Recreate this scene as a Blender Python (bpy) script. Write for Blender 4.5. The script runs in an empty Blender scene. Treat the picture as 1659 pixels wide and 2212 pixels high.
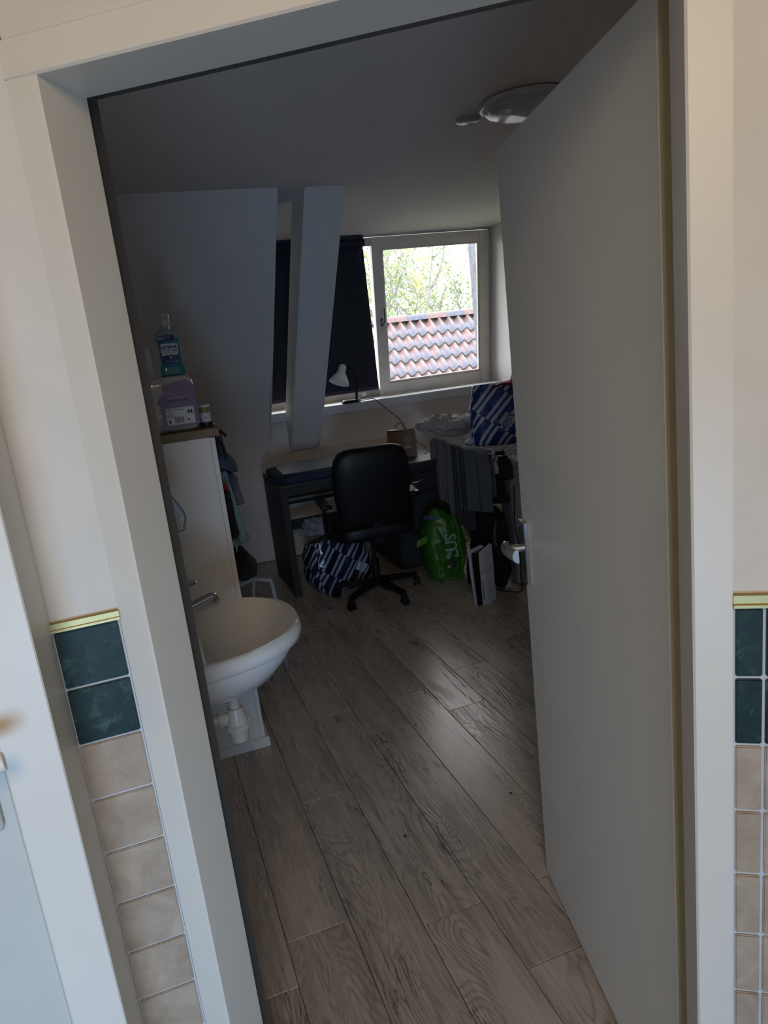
import bpy, bmesh, math, random
from mathutils import Vector, Matrix, noise
random.seed(7)
scene = bpy.context.scene
COL = scene.collection
R = math.radians

# ------------------------------------------------------------------ camera
def cam_axes(h, p, r):
    h, p, r = R(h), R(p), R(r)
    fwd = Vector((math.sin(h)*math.cos(p), math.cos(h)*math.cos(p), -math.sin(p)))
    right = Vector((math.cos(h), -math.sin(h), 0)); down = fwd.cross(right)
    rr = right*math.cos(r) + down*math.sin(r); dd = -right*math.sin(r) + down*math.cos(r)
    return rr, dd, fwd
rr, dd, fwd = cam_axes(18.3, 13.4, 6.67)
cd = bpy.data.cameras.new('camera'); cam = bpy.data.objects.new('camera', cd); COL.objects.link(cam)
cam.matrix_world = Matrix(((rr.x, -dd.x, -fwd.x, 0), (rr.y, -dd.y, -fwd.y, 0), (rr.z, -dd.z, -fwd.z, 1.6155), (0, 0, 0, 1)))
cd.sensor_fit = 'VERTICAL'; cd.sensor_height = 36.0; cd.lens = 36.0*1540/2212
cd.clip_start = 0.02; cd.clip_end = 300
scene.camera = cam
# ------------------------------------------------------------------ world, lights, exposure
w = bpy.data.worlds.new('overcast_sky'); scene.world = w; w.use_nodes = True
bg = w.node_tree.nodes['Background']; bg.inputs[0].default_value = (0.985, 0.965, 1.0, 1); bg.inputs[1].default_value = 5.3
scene.view_settings.view_transform = 'Standard'; scene.view_settings.look = 'None'
scene.view_settings.exposure = 0.0; scene.view_settings.gamma = 1.0
scene.view_settings.use_curve_mapping = False
def area(name, loc, target, sx, sy, power, color):
    l = bpy.data.lights.new(name, 'AREA'); l.shape = 'RECTANGLE'; l.size = sx; l.size_y = sy; l.energy = power; l.color = color
    o = bpy.data.objects.new(name, l); COL.objects.link(o); o.location = loc
    o.rotation_euler = (Vector(target)-Vector(loc)).to_track_quat('-Z', 'Y').to_euler(); return o
# daylight of the landing window low behind the viewer, and the warm landing lamp overhead
lw = area("landing_window_light", (-0.42, -1.4, 0.60), (-0.30, 1.0, 0.60), 0.9, 0.6, 11.5, (0.40, 0.66, 1.0)); lw.data.spread = R(95)
area('landing_lamp_light', (-0.20, -0.9, 2.32), (0.0, 0.9, 1.3), 0.5, 0.5, 13.5, (1.0, 0.76, 0.48))

# ------------------------------------------------------------------ materials
MATS = {}
def nt(name):
    m = bpy.data.materials.new(name); m.use_nodes = True
    return m, m.node_tree.nodes, m.node_tree.links, m.node_tree.nodes['Principled BSDF']
def mat(name, col, rough=0.5, metal=0.0, spec=0.5, noise_amt=0.06, nscale=12.0, bump=0.0, bscale=60.0, coat=0.0, sheen=0.0, emis=None, trans=0.0, alpha=1.0, ior=1.45):
    if name in MATS: return MATS[name]
    m, N, L, b = nt(name)
    tc = N.new('ShaderNodeTexCoord'); nz = N.new('ShaderNodeTexNoise'); nz.inputs['Scale'].default_value = nscale; nz.inputs['Detail'].default_value = 4
    L.new(tc.outputs['Object'], nz.inputs['Vector'])
    cr = N.new('ShaderNodeValToRGB'); cr.color_ramp.elements[0].position = 0.3; cr.color_ramp.elements[1].position = 0.7
    cr.color_ramp.elements[0].color = tuple(max(0, c*(1-noise_amt)) for c in col)+(1,)
    cr.color_ramp.elements[1].color = tuple(min(1, c*(1+noise_amt)) for c in col)+(1,)
    L.new(nz.outputs['Fac'], cr.inputs[0]); L.new(cr.outputs[0], b.inputs['Base Color'])
    b.inputs['Roughness'].default_value = rough; b.inputs['Metallic'].default_value = metal
    b.inputs['Specular IOR Level'].default_value = spec; b.inputs['Coat Weight'].default_value = coat
    b.inputs['Coat Roughness'].default_value = 0.08; b.inputs['Sheen Weight'].default_value = sheen
    b.inputs['Transmission Weight'].default_value = trans; b.inputs['Alpha'].default_value = alpha; b.inputs['IOR'].default_value = ior
    if bump > 0:
        n2 = N.new('ShaderNodeTexNoise'); n2.inputs['Scale'].default_value = bscale; n2.inputs['Detail'].default_value = 3
        L.new(tc.outputs['Object'], n2.inputs['Vector'])
        bp = N.new('ShaderNodeBump'); bp.inputs['Strength'].default_value = bump; bp.inputs['Distance'].default_value = 0.003
        L.new(n2.outputs['Fac'], bp.inputs['Height']); L.new(bp.outputs[0], b.inputs['Normal'])
    MATS[name] = m; return m
def wood_floor():
    m, N, L, b = nt('oak_laminate')
    tc = N.new('ShaderNodeTexCoord'); oi = N.new('ShaderNodeObjectInfo')
    mul = N.new('ShaderNodeVectorMath'); mul.operation = 'SCALE'; mul.inputs[3].default_value = 37.0
    cx = N.new('ShaderNodeCombineXYZ'); L.new(oi.outputs['Random'], cx.inputs[0]); L.new(oi.outputs['Random'], cx.inputs[1]); L.new(oi.outputs['Random'], cx.inputs[2])
    L.new(cx.outputs[0], mul.inputs[0])
    add = N.new('ShaderNodeVectorMath'); add.operation = 'ADD'; L.new(tc.outputs['Object'], add.inputs[0]); L.new(mul.outputs[0], add.inputs[1])
    def mp(s):
        q = N.new('ShaderNodeMapping'); q.inputs['Scale'].default_value = s; L.new(add.outputs[0], q.inputs[0]); return q
    def nz(s, sc, det=4, dist=0.0, rough=0.5):
        q = N.new('ShaderNodeTexNoise'); q.inputs['Scale'].default_value = sc; q.inputs['Detail'].default_value = det; q.inputs['Distortion'].default_value = dist; q.inputs['Roughness'].default_value = rough
        L.new(mp(s).outputs[0], q.inputs['Vector']); return q
    def math_(op, a, bb, c=None):
        q = N.new('ShaderNodeMath'); q.operation = op
        for i, v in enumerate((a, bb, c)):
            if v is None: continue
            if isinstance(v, (int, float)): q.inputs[i].default_value = v
            else: L.new(v, q.inputs[i])
        return q.outputs[0]
    fld = nz((6.0, 1.1, 1), 1.0, 2, 0.5)                       # smooth field whose contour lines are the cathedral grain
    rings = math_('FRACT', math_('MULTIPLY', fld.outputs['Fac'], 38.0), 0.0)
    rings = math_('SUBTRACT', 1.0, math_('MULTIPLY', math_('ABSOLUTE', math_('SUBTRACT', rings, 0.5), 0.0), 2.0))
    ringd = math_('POWER', rings, 3.0)
    mask = nz((3.0, 0.9, 1), 1.6, 2); mr = N.new('ShaderNodeMapRange'); mr.inputs[1].default_value = 0.44; mr.inputs[2].default_value = 0.56; L.new(mask.outputs['Fac'], mr.inputs[0])
    ringd = math_('MULTIPLY', ringd, mr.outputs[0])
    fine = nz((150, 9, 1), 1.0, 3, 0.0, 0.6); med = nz((14, 1.2, 1), 1.0, 4, 0.6)
    crk = nz((7.5, 0.55, 1), 1.0, 6, 0.8, 0.62)                     # thin dark checks
    c1 = math_('ABSOLUTE', math_('SUBTRACT', crk.outputs['Fac'], 0.5), 0.0)
    m3 = N.new('ShaderNodeMapRange'); m3.inputs[1].default_value = 0.0; m3.inputs[2].default_value = 0.0075; m3.inputs[3].default_value = 1.0; m3.inputs[4].default_value = 0.0; L.new(c1, m3.inputs[0])
    cm = nz((4, 1.1, 1), 1.7, 2); m4 = N.new('ShaderNodeMapRange'); m4.inputs[1].default_value = 0.50; m4.inputs[2].default_value = 0.58; L.new(cm.outputs['Fac'], m4.inputs[0])
    crack = math_('MULTIPLY', m3.outputs[0], m4.outputs[0])
    vo = N.new('ShaderNodeTexVoronoi'); vo.inputs['Scale'].default_value = 1.0; L.new(mp((5.2, 2.6, 0.01)).outputs[0], vo.inputs['Vector'])
    m5 = N.new('ShaderNodeMapRange'); m5.inputs[1].default_value = 0.03; m5.inputs[2].default_value = 0.13; m5.inputs[3].default_value = 0.8; m5.inputs[4].default_value = 0.0; L.new(vo.outputs['Distance'], m5.inputs[0])
    cr = N.new('ShaderNodeValToRGB'); cr.color_ramp.elements[0].position = 0.25; cr.color_ramp.elements[1].position = 0.8
    cr.color_ramp.elements[0].color = (0.310, 0.262, 0.226, 1); cr.color_ramp.elements[1].color = (0.640, 0.560, 0.490, 1)
    v = math_('ADD', math_('MULTIPLY', fine.outputs['Fac'], 0.42), math_('MULTIPLY', med.outputs['Fac'], 0.70))
    v = math_('SUBTRACT', v, math_('MULTIPLY', ringd, 0.34))
    v = math_('ADD', v, math_('MULTIPLY', math_('SUBTRACT', oi.outputs['Random'], 0.5), 0.16))
    L.new(v, cr.inputs[0])
    mx = N.new('ShaderNodeMix'); mx.data_type = 'RGBA'; dk = math_('MINIMUM', math_('ADD', math_('MULTIPLY', crack, 0.8), m5.outputs[0]), 1.0)
    L.new(dk, mx.inputs[0]); L.new(cr.outputs[0], mx.inputs[6]); mx.inputs[7].default_value = (0.045, 0.034, 0.028, 1)
    L.new(mx.outputs[2], b.inputs['Base Color'])
    rg = math_('ADD', math_('MULTIPLY', fine.outputs['Fac'], 0.16), 0.19); L.new(rg, b.inputs['Roughness'])
    b.inputs['Specular IOR Level'].default_value = 0.5
    hh = math_('ADD', math_('MULTIPLY', fine.outputs['Fac'], 0.5), math_('MULTIPLY', ringd, -0.55)); hh = math_('SUBTRACT', hh, math_('MULTIPLY', crack, 2.2))
    bp = N.new('ShaderNodeBump'); bp.inputs['Strength'].default_value = 0.42; bp.inputs['Distance'].default_value = 0.0016
    L.new(hh, bp.inputs['Height']); L.new(bp.outputs[0], b.inputs['Normal'])
    return m
def marble(name, c0, c1, c2, sc, rough):
    m, N, L, b = nt(name)
    tc = N.new('ShaderNodeTexCoord'); oi = N.new('ShaderNodeObjectInfo')
    a = N.new('ShaderNodeVectorMath'); a.operation = 'ADD'; sc2 = N.new('ShaderNodeVectorMath'); sc2.operation = 'SCALE'; sc2.inputs[3].default_value = 23
    cx = N.new('ShaderNodeCombineXYZ'); L.new(oi.outputs['Random'], cx.inputs[0]); L.new(oi.outputs['Random'], cx.inputs[2]); L.new(cx.outputs[0], sc2.inputs[0])
    L.new(tc.outputs['Object'], a.inputs[0]); L.new(sc2.outputs[0], a.inputs[1])
    nz = N.new('ShaderNodeTexNoise'); nz.inputs['Scale'].default_value = sc; nz.inputs['Detail'].default_value = 8; nz.inputs['Distortion'].default_value = 0.8; nz.inputs['Roughness'].default_value = 0.65
    L.new(a.outputs[0], nz.inputs['Vector'])
    cr = N.new('ShaderNodeValToRGB'); e = cr.color_ramp.elements; e[0].position = 0.3; e[0].color = c0+(1,); e[1].position = 0.75; e[1].color = c2+(1,)
    k = e.new(0.55); k.color = c1+(1,)
    L.new(nz.outputs['Fac'], cr.inputs[0]); L.new(cr.outputs[0], b.inputs['Base Color']); b.inputs['Roughness'].default_value = rough; b.inputs['Specular IOR Level'].default_value = 0.22
    bp = N.new('ShaderNodeBump'); bp.inputs['Strength'].default_value = 0.25; bp.inputs['Distance'].default_value = 0.002; L.new(nz.outputs['Fac'], bp.inputs['Height']); L.new(bp.outputs[0], b.inputs['Normal'])
    return m
def stripe_bag(name, blue, white, per, blk, rough):
    m, N, L, b = nt(name)
    tc = N.new('ShaderNodeTexCoord'); sp = N.new('ShaderNodeSeparateXYZ'); L.new(tc.outputs['UV'], sp.inputs[0])
    def M(op, a, bb=0.0):
        q = N.new('ShaderNodeMath'); q.operation = op
        for i, v in enumerate((a, bb)):
            if isinstance(v, (int, float)): q.inputs[i].default_value = v
            else: L.new(v, q.inputs[i])
        return q.outputs[0]
    ang = R(52); ca, sa = math.cos(ang), math.sin(ang)
    al = M('ADD', M('MULTIPLY', sp.outputs[0], ca), M('MULTIPLY', sp.outputs[1], sa))
    ac = M('SUBTRACT', M('MULTIPLY', sp.outputs[0], sa), M('MULTIPLY', sp.outputs[1], ca))
    cell = M('FLOOR', M('DIVIDE', al, blk)); off = M('MULTIPLY', M('MODULO', M('ADD', cell, 100.0), 2.0), 0.48)
    t = M('FRACT', M('ADD', M('DIVIDE', ac, per), M('ADD', off, 50.0)))
    s1 = M('LESS_THAN', t, 0.19); s2 = M('MULTIPLY', M('GREATER_THAN', t, 0.34), M('LESS_THAN', t, 0.53))
    s = M('MAXIMUM', s1, s2)
    mx = N.new('ShaderNodeMix'); mx.data_type = 'RGBA'; L.new(s, mx.inputs[0]); mx.inputs[6].default_value = blue+(1,); mx.inputs[7].default_value = white+(1,)
    L.new(mx.outputs[2], b.inputs['Base Color']); b.inputs['Roughness'].default_value = rough
    return m
def glass_mat(name, tint, gloss):
    m = bpy.data.materials.new(name); m.use_nodes = True; N = m.node_tree.nodes; L = m.node_tree.links; N.clear()
    out = N.new('ShaderNodeOutputMaterial'); tr = N.new('ShaderNodeBsdfTransparent'); gl = N.new('ShaderNodeBsdfGlossy'); mx = N.new('ShaderNodeMixShader')
    tr.inputs[0].default_value = tint+(1,); gl.inputs['Roughness'].default_value = 0.03
    fr = N.new('ShaderNodeLayerWeight'); fr.inputs[0].default_value = gloss
    L.new(fr.outputs['Fresnel'], mx.inputs[0]); L.new(tr.outputs[0], mx.inputs[1]); L.new(gl.outputs[0], mx.inputs[2]); L.new(mx.outputs[0], out.inputs[0])
    return m
M_floor = wood_floor()
M_wall = mat('painted_plaster', (0.815, 0.785, 0.77), 0.85, noise_amt=0.02, bump=0.12, bscale=180)
M_ceil = mat('ceiling_plaster', (0.78, 0.735, 0.715), 0.9, noise_amt=0.02, bump=0.15, bscale=150)
M_hallwall = mat('landing_wall_paint', (0.74, 0.71, 0.66), 0.6, noise_amt=0.03, bump=0.1, bscale=120)
M_frame = mat('white_gloss_paint', (0.78, 0.745, 0.68), 0.38, noise_amt=0.015, nscale=6)
M_leaf = mat('door_leaf_paint', (0.88, 0.87, 0.82), 0.38, noise_amt=0.02, nscale=5)
M_edge = mat('door_edge_cream', (0.80, 0.70, 0.46), 0.45, noise_amt=0.05)
M_rebate = mat('dark_grey_rebate', (0.075, 0.073, 0.070), 0.5, noise_amt=0.02)  # thin strip over the rebate, much darker than the rest of the frame
M_green = marble('dark_green_tile', (0.007, 0.018, 0.015), (0.013, 0.034, 0.028), (0.07, 0.13, 0.105), 30, 0.42)
M_beige = marble('beige_tile', (0.36, 0.28, 0.21), (0.46, 0.37, 0.29), (0.56, 0.47, 0.38), 14, 0.55)
M_grout = mat('pale_grout', (0.60, 0.63, 0.68), 0.85)
M_brass = mat('brass_trim', (0.40, 0.31, 0.14), 0.42, metal=0.9)
M_chrome = mat('chrome', (0.55, 0.56, 0.58), 0.08, metal=1.0, noise_amt=0.01)
M_satin = mat('satin_nickel', (0.62, 0.60, 0.57), 0.3, metal=1.0, noise_amt=0.02)
M_ceram = mat("white_ceramic", (0.76, 0.79, 0.82), 0.07, coat=0.6, noise_amt=0.01)
M_pvc = mat('white_pvc', (0.66, 0.65, 0.64), 0.28, noise_amt=0.01)
M_cab = mat('cabinet_white_board', (0.80, 0.80, 0.79), 0.5, noise_amt=0.02)
M_ctop = mat('brown_board_top', (0.20, 0.13, 0.065), 0.5, noise_amt=0.1)
M_desk = mat('dark_grey_desk_board', (0.027, 0.029, 0.032), 0.5, spec=0.35, noise_amt=0.08)
M_deskt = mat('desk_top_board', (0.045, 0.046, 0.050), 0.5, spec=0.35, noise_amt=0.08)
M_black = mat('black_plastic', (0.007, 0.007, 0.009), 0.55, spec=0.25)
M_leather = mat('black_leather', (0.006, 0.006, 0.008), 0.42, spec=0.3, bump=0.05, bscale=200)
M_blackc = mat('black_cloth', (0.012, 0.012, 0.016), 0.9)
M_navy = mat('navy_cloth', (0.012, 0.022, 0.060), 0.7)
M_greyc = mat('grey_cotton', (0.17, 0.175, 0.19), 0.9, bump=0.2, bscale=300)
M_whitec = mat('white_cotton', (0.66, 0.66, 0.72), 0.9, bump=0.15, bscale=300)
M_taupec = mat('taupe_linen', (0.42, 0.39, 0.38), 0.9, bump=0.15, bscale=300)
M_bluet = mat('light_blue_terry', (0.22, 0.38, 0.44), 0.95, noise_amt=0.25, nscale=120, bump=0.6, bscale=350)
M_denim = mat('cap_blue_cloth', (0.040, 0.065, 0.12), 0.85)
M_mauve = mat('mauve_grey_cloth', (0.15, 0.14, 0.18), 0.9)
M_red = mat('red_fabric', (0.45, 0.02, 0.03), 0.7)
M_blind = mat('blackout_fabric', (0.020, 0.022, 0.034), 0.8)
M_blindb = mat('blind_bottom_bar', (0.035, 0.028, 0.055), 0.5)
M_winwood = mat('aged_window_paint', (0.72, 0.67, 0.60), 0.45, noise_amt=0.08, nscale=9, bump=0.1, bscale=40)
M_winwood2 = mat('grimy_window_paint', (0.38, 0.34, 0.28), 0.55, noise_amt=0.2, nscale=14)
M_sill = mat('window_sill_paint', (0.62, 0.63, 0.66), 0.35, noise_amt=0.05)
M_glass = glass_mat('window_glass', (0.97, 0.98, 0.98), 0.12)
M_lampw = mat('lamp_white_plastic', (0.72, 0.72, 0.72), 0.35, coat=0.3)
M_dome = mat('opal_lamp_dome', (0.62, 0.62, 0.66), 0.10, coat=0.8, noise_amt=0.01)
M_paper = mat('kraft_paper', (0.23, 0.155, 0.105), 0.8, noise_amt=0.06)
M_print = mat('pale_print', (0.50, 0.42, 0.34), 0.7)
M_kitchen = mat('paper_roll_white', (0.66, 0.60, 0.58), 0.85)
M_film = mat('clear_wrap_film', (0.44, 0.42, 0.40), 0.12, coat=0.8, trans=0.0)
M_purple = mat('purple_wrapper', (0.135, 0.075, 0.18), 0.28, coat=0.3)
M_purpled = mat('dark_purple_print', (0.055, 0.018, 0.07), 0.4)
M_purplel = mat('pale_lilac_print', (0.30, 0.24, 0.36), 0.4)
M_labelw = mat('label_white', (0.55, 0.56, 0.58), 0.4)
M_labelb = mat('label_blue', (0.012, 0.03, 0.15), 0.3)
M_inkd = mat('dark_ink', (0.015, 0.015, 0.03), 0.5)
M_teal = mat('teal_mouthwash', (0.02, 0.20, 0.23), 0.08, coat=0.6, noise_amt=0.02)
M_clear = mat('clear_bottle_plastic', (0.24, 0.28, 0.30), 0.08, coat=0.5, noise_amt=0.01)
M_capg = mat('smoky_cap', (0.36, 0.39, 0.38), 0.3)
M_yellow = mat('yellow_plastic', (0.80, 0.68, 0.02), 0.4)
M_greenb = mat('green_shopper', (0.025, 0.125, 0.010), 0.35, noise_amt=0.25, nscale=7)
M_greenl = mat('light_green_webbing', (0.11, 0.28, 0.05), 0.6)
M_slate = mat('slate_cladding', (0.10, 0.11, 0.14), 0.5, noise_amt=0.5, nscale=35)
M_console = mat('console_white', (0.50, 0.52, 0.60), 0.4, noise_amt=0.01)
M_consoleb = mat('console_black', (0.008, 0.008, 0.010), 0.12)
M_unit = mat('appliance_white', (0.42, 0.43, 0.48), 0.4, noise_amt=0.02)
M_bark = mat('tree_bark', (0.20, 0.21, 0.20), 0.9, noise_amt=0.2)
M_leafA = mat('spring_leaves', (0.40, 0.41, 0.12), 0.6, noise_amt=0.25, nscale=1.5)
M_leafB = mat('green_leaves', (0.24, 0.33, 0.17), 0.6, noise_amt=0.25, nscale=1.5)
M_lawn = mat('garden_green', (0.12, 0.17, 0.08), 0.9)
M_bag = stripe_bag('blue_white_striped_shopper', (0.012, 0.045, 0.26), (0.62, 0.66, 0.74), 0.100, 0.19, 0.35)
M_bagd = stripe_bag('navy_white_striped_shopper', (0.007, 0.012, 0.050), (0.26, 0.31, 0.37), 0.092, 0.16, 0.16)
M_cyan = mat('emblem_cyan', (0.03, 0.25, 0.50), 0.4)
M_redline = mat('emblem_red', (0.25, 0.02, 0.03), 0.4)
M_tube = mat('grey_enamel_tube', (0.30, 0.31, 0.31), 0.35)
M_steel = mat('rack_steel', (0.55, 0.56, 0.60), 0.3, metal=0.8)
M_olive = mat('olive_label', (0.20, 0.18, 0.06), 0.4)
def rooftile():
    m, N, L, b = nt('pantile_clay')
    tc = N.new('ShaderNodeTexCoord'); oi = N.new('ShaderNodeObjectInfo'); sp = N.new('ShaderNodeSeparateXYZ'); L.new(tc.outputs['Object'], sp.inputs[0])
    nz = N.new('ShaderNodeTexNoise'); nz.inputs['Scale'].default_value = 9; nz.inputs['Detail'].default_value = 5
    L.new(tc.outputs['Object'], nz.inputs['Vector'])
    a = N.new('ShaderNodeMath'); a.operation = 'MULTIPLY'; a.inputs[1].default_value = 1.9; L.new(sp.outputs[1], a.inputs[0])
    s = N.new('ShaderNodeMath'); s.operation = 'ADD'; L.new(a.outputs[0], s.inputs[0]); L.new(nz.outputs['Fac'], s.inputs[1]); s3 = N.new('ShaderNodeMath'); s3.operation = 'ADD'; s3.inputs[1].default_value = 0.42; L.new(s.outputs[0], s3.inputs[0]); s = s3
    r = N.new('ShaderNodeMath'); r.operation = 'MULTIPLY'; r.inputs[1].default_value = 0.35; L.new(oi.outputs['Random'], r.inputs[0])
    t = N.new('ShaderNodeMath'); t.operation = 'ADD'; L.new(s.outputs[0], t.inputs[0]); L.new(r.outputs[0], t.inputs[1])
    cr = N.new('ShaderNodeValToRGB'); e = cr.color_ramp.elements; e[0].position = 0.45; e[0].color = (0.14, 0.16, 0.21, 1); e[1].position = 1.05; e[1].color = (0.27, 0.185, 0.175, 1)
    k = e.new(0.8); k.color = (0.24, 0.18, 0.19, 1)
    L.new(t.outputs[0], cr.inputs[0]); L.new(cr.outputs[0], b.inputs['Base Color']); b.inputs['Roughness'].default_value = 0.28
    return m
M_tile = rooftile()
M_ridgeA = mat('ridge_tile_blue_grey', (0.085, 0.095, 0.13), 0.35, noise_amt=0.3, nscale=20); M_ridgeB = mat('ridge_tile_red', (0.15, 0.10, 0.10), 0.35, noise_amt=0.3, nscale=20)
M_mortar = mat('mossy_tile_edge', (0.10, 0.11, 0.09), 0.9)

# ------------------------------------------------------------------ builders
def T(x, y, z): return Matrix.Translation((x, y, z))
def RZ(a): return Matrix.Rotation(R(a), 4, 'Z')
def RX(a): return Matrix.Rotation(R(a), 4, 'X')
def RY(a): return Matrix.Rotation(R(a), 4, 'Y')
I4 = Matrix.Identity(4)
def box(bm, lo, hi, M=I4, bev=0.0, seg=1):
    vs = [bm.verts.new(M @ Vector((x, y, z))) for x in (lo[0], hi[0]) for y in (lo[1], hi[1]) for z in (lo[2], hi[2])]
    fs = [bm.faces.new([vs[i] for i in q]) for q in ((0, 1, 3, 2), (4, 6, 7, 5), (0, 4, 5, 1), (2, 3, 7, 6), (0, 2, 6, 4), (1, 5, 7, 3))]
    if bev > 0:
        es = list({e for f in fs for e in f.edges})
        bmesh.ops.bevel(bm, geom=es, offset=bev, segments=seg, affect='EDGES', profile=0.5)
    return vs
def prism(bm, pts, ax, M=I4):
    """pts: list of 3D points of one cap; ax: extrusion vector"""
    a = [bm.verts.new(M @ Vector(p)) for p in pts]; b = [bm.verts.new(M @ (Vector(p)+Vector(ax))) for p in pts]
    n = len(a); bm.faces.new(a[::-1]); bm.faces.new(b)
    for i in range(n): bm.faces.new((a[i], a[(i+1) % n], b[(i+1) % n], b[i]))
def tube(bm, pts, r, n=10, closed=False, caps=True, M=I4):
    pts = [M @ Vector(p) for p in pts]; rs = r if isinstance(r, (list, tuple)) else [r]*len(pts)
    rings = []; up = None
    for i, p in enumerate(pts):
        a = pts[i-1] if (i > 0 or closed) else p; c = pts[(i+1) % len(pts)] if (i < len(pts)-1 or closed) else p
        t = (c-a).normalized()
        if up is None:
            up = Vector((0, 0, 1)) if abs(t.z) < 0.9 else Vector((1, 0, 0))
        s = t.cross(up).normalized(); up = s.cross(t).normalized()
        rings.append([bm.verts.new(p + (s*math.cos(2*math.pi*k/n) + up*math.sin(2*math.pi*k/n))*rs[i]) for k in range(n)])
    m = len(rings)
    for i in range(m if closed else m-1):
        A, B = rings[i], rings[(i+1) % m]
        for k in range(n): bm.faces.new((A[k], A[(k+1) % n], B[(k+1) % n], B[k]))
    if caps and not closed: bm.faces.new(rings[0][::-1]); bm.faces.new(rings[-1])
def lathe(bm, prof, n=24, M=I4, sx=1.0, sy=1.0):
    rings = []
    for r, z in prof:
        rings.append([bm.verts.new(M @ Vector((r*sx*math.cos(2*math.pi*k/n), r*sy*math.sin(2*math.pi*k/n), z))) for k in range(n)])
    for A, B in zip(rings, rings[1:]):
        for k in range(n): bm.faces.new((A[k], A[(k+1) % n], B[(k+1) % n], B[k]))
    if prof[0][0] > 1e-6: bm.faces.new(rings[0][::-1])
    if prof[-1][0] > 1e-6: bm.faces.new(rings[-1])
    return rings
def loft(bm, rings, cap0=True, cap1=True):
    V = [[bm.verts.new(p) for p in r] for r in rings]; n = len(V[0])
    for A, B in zip(V, V[1:]):
        for k in range(n): bm.faces.new((A[k], A[(k+1) % n], B[(k+1) % n], B[k]))
    if cap0: bm.faces.new(V[0][::-1])
    if cap1: bm.faces.new(V[-1])
    return V
def smooth_path(pts, k=6):
    P = [Vector(p) for p in pts]; out = []
    for i in range(len(P)-1):
        p0 = P[max(i-1, 0)]; p1 = P[i]; p2 = P[i+1]; p3 = P[min(i+2, len(P)-1)]
        for j in range(k):
            t = j/k
            out.append(0.5*((2*p1)+(-p0+p2)*t+(2*p0-5*p1+4*p2-p3)*t*t+(-p0+3*p1-3*p2+p3)*t**3))
    out.append(P[-1]); return out
def fin(name, bm, m, parent=None, smooth=False, mods=(), recenter=True):
    bmesh.ops.remove_doubles(bm, verts=bm.verts, dist=1e-6)
    bmesh.ops.recalc_face_normals(bm, faces=bm.faces)
    me = bpy.data.meshes.new(name)
    c = Vector((0, 0, 0))
    if recenter and parent is None and len(bm.verts):
        xs = [v.co for v in bm.verts]; c = Vector(((min(v.x for v in xs)+max(v.x for v in xs))/2, (min(v.y for v in xs)+max(v.y for v in xs))/2, min(v.z for v in xs)))
        for v in bm.verts: v.co -= c
    bm.to_mesh(me); bm.free()
    for mm in (m if isinstance(m, (list, tuple)) else [m]): me.materials.append(mm)
    if smooth:
        for p in me.polygons: p.use_smooth = True
    o = bpy.data.objects.new(name, me); COL.objects.link(o); o.location = c
    if parent is not None:
        o.parent = parent; o.matrix_parent_inverse = Matrix.Translation(-parent_world(parent))
    for kind, kw in mods:
        md = o.modifiers.new(kind.lower(), kind)
        for k, v in kw.items(): setattr(md, k, v)
    return o
def parent_world(p):
    v = Vector((0, 0, 0))
    while p is not None:
        v += p.location
        p = p.parent if (p.parent is None) else None
    return v
SMOOTH = [('EDGE_SPLIT', {'split_angle': R(35)})]
def thing(name, label, cat, loc, group=None):
    o = bpy.data.objects.new(name, None); COL.objects.link(o); o.location = loc; o.empty_display_size = 0.05
    o['label'] = label; o['category'] = cat
    if group: o['group'] = group
    return o
def tag(o, label, cat, group=None):
    o['label'] = label; o['category'] = cat
    if group: o['group'] = group
    return o
def struct(name, bm, m, **k):
    o = fin(name, bm, m, **k); o['kind'] = 'structure'; return o
def sub(name, bm, m, part, **k):
    """sub-part: child of a part whose own location is zero"""
    o = fin(name, bm, m, parent=None, recenter=False, **k)
    o.parent = part
    root = part
    off = Vector((0, 0, 0))
    if part.parent is not None: off = Vector((0, 0, 0))
    else: off = part.location
    o.matrix_parent_inverse = Matrix.Translation(-off)
    return o
def text_mesh(s, size, bold=0.0, spacing=1.0, res=2):
    cu = bpy.data.curves.new('t', 'FONT'); cu.body = s; cu.size = size; cu.offset = bold; cu.align_x = 'CENTER'; cu.align_y = 'CENTER'; cu.resolution_u = res; cu.space_character = spacing
    ob = bpy.data.objects.new('t', cu); COL.objects.link(ob)
    dg = bpy.context.evaluated_depsgraph_get(); me = bpy.data.meshes.new_from_object(ob.evaluated_get(dg))
    bpy.data.objects.remove(ob); bpy.data.curves.remove(cu); return me
def add_text(bm, s, size, M, bold=0.0, spacing=1.0):
    """flat lettering: local x right, local y up, placed by M"""
    me = text_mesh(s, size, bold, spacing)
    vs = [bm.verts.new(M @ v.co) for v in me.vertices]
    for p in me.polygons:
        try: bm.faces.new([vs[i] for i in p.vertices])
        except ValueError: pass
    bpy.data.meshes.remove(me)
def frameM(o, x, y):
    """matrix with origin o, local x, y axes"""
    x = Vector(x).normalized(); y = Vector(y).normalized(); z = x.cross(y).normalized()
    return Matrix(((x.x, y.x, z.x, o[0]), (x.y, y.y, z.y, o[1]), (x.z, y.z, z.z, o[2]), (0, 0, 0, 1)))
def fold(p, seed, f, amp):
    q = Vector((p.x*f*1.1+seed*3.1+p.y*f*0.5, p.y*f*0.55-seed*1.7, p.z*f*1.2+seed))
    q = q+0.35*noise.noise_vector(q*0.8); a = noise.noise(q); b = noise.noise(q*2.1+Vector((5, 1, 2))); c = noise.noise(q*4.3+Vector((1, 7, 3)))
    return amp*((1-abs(a)*3.0) + 0.55*(1-abs(b)*3.0) + 0.22*(1-abs(c)*3.0))
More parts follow.
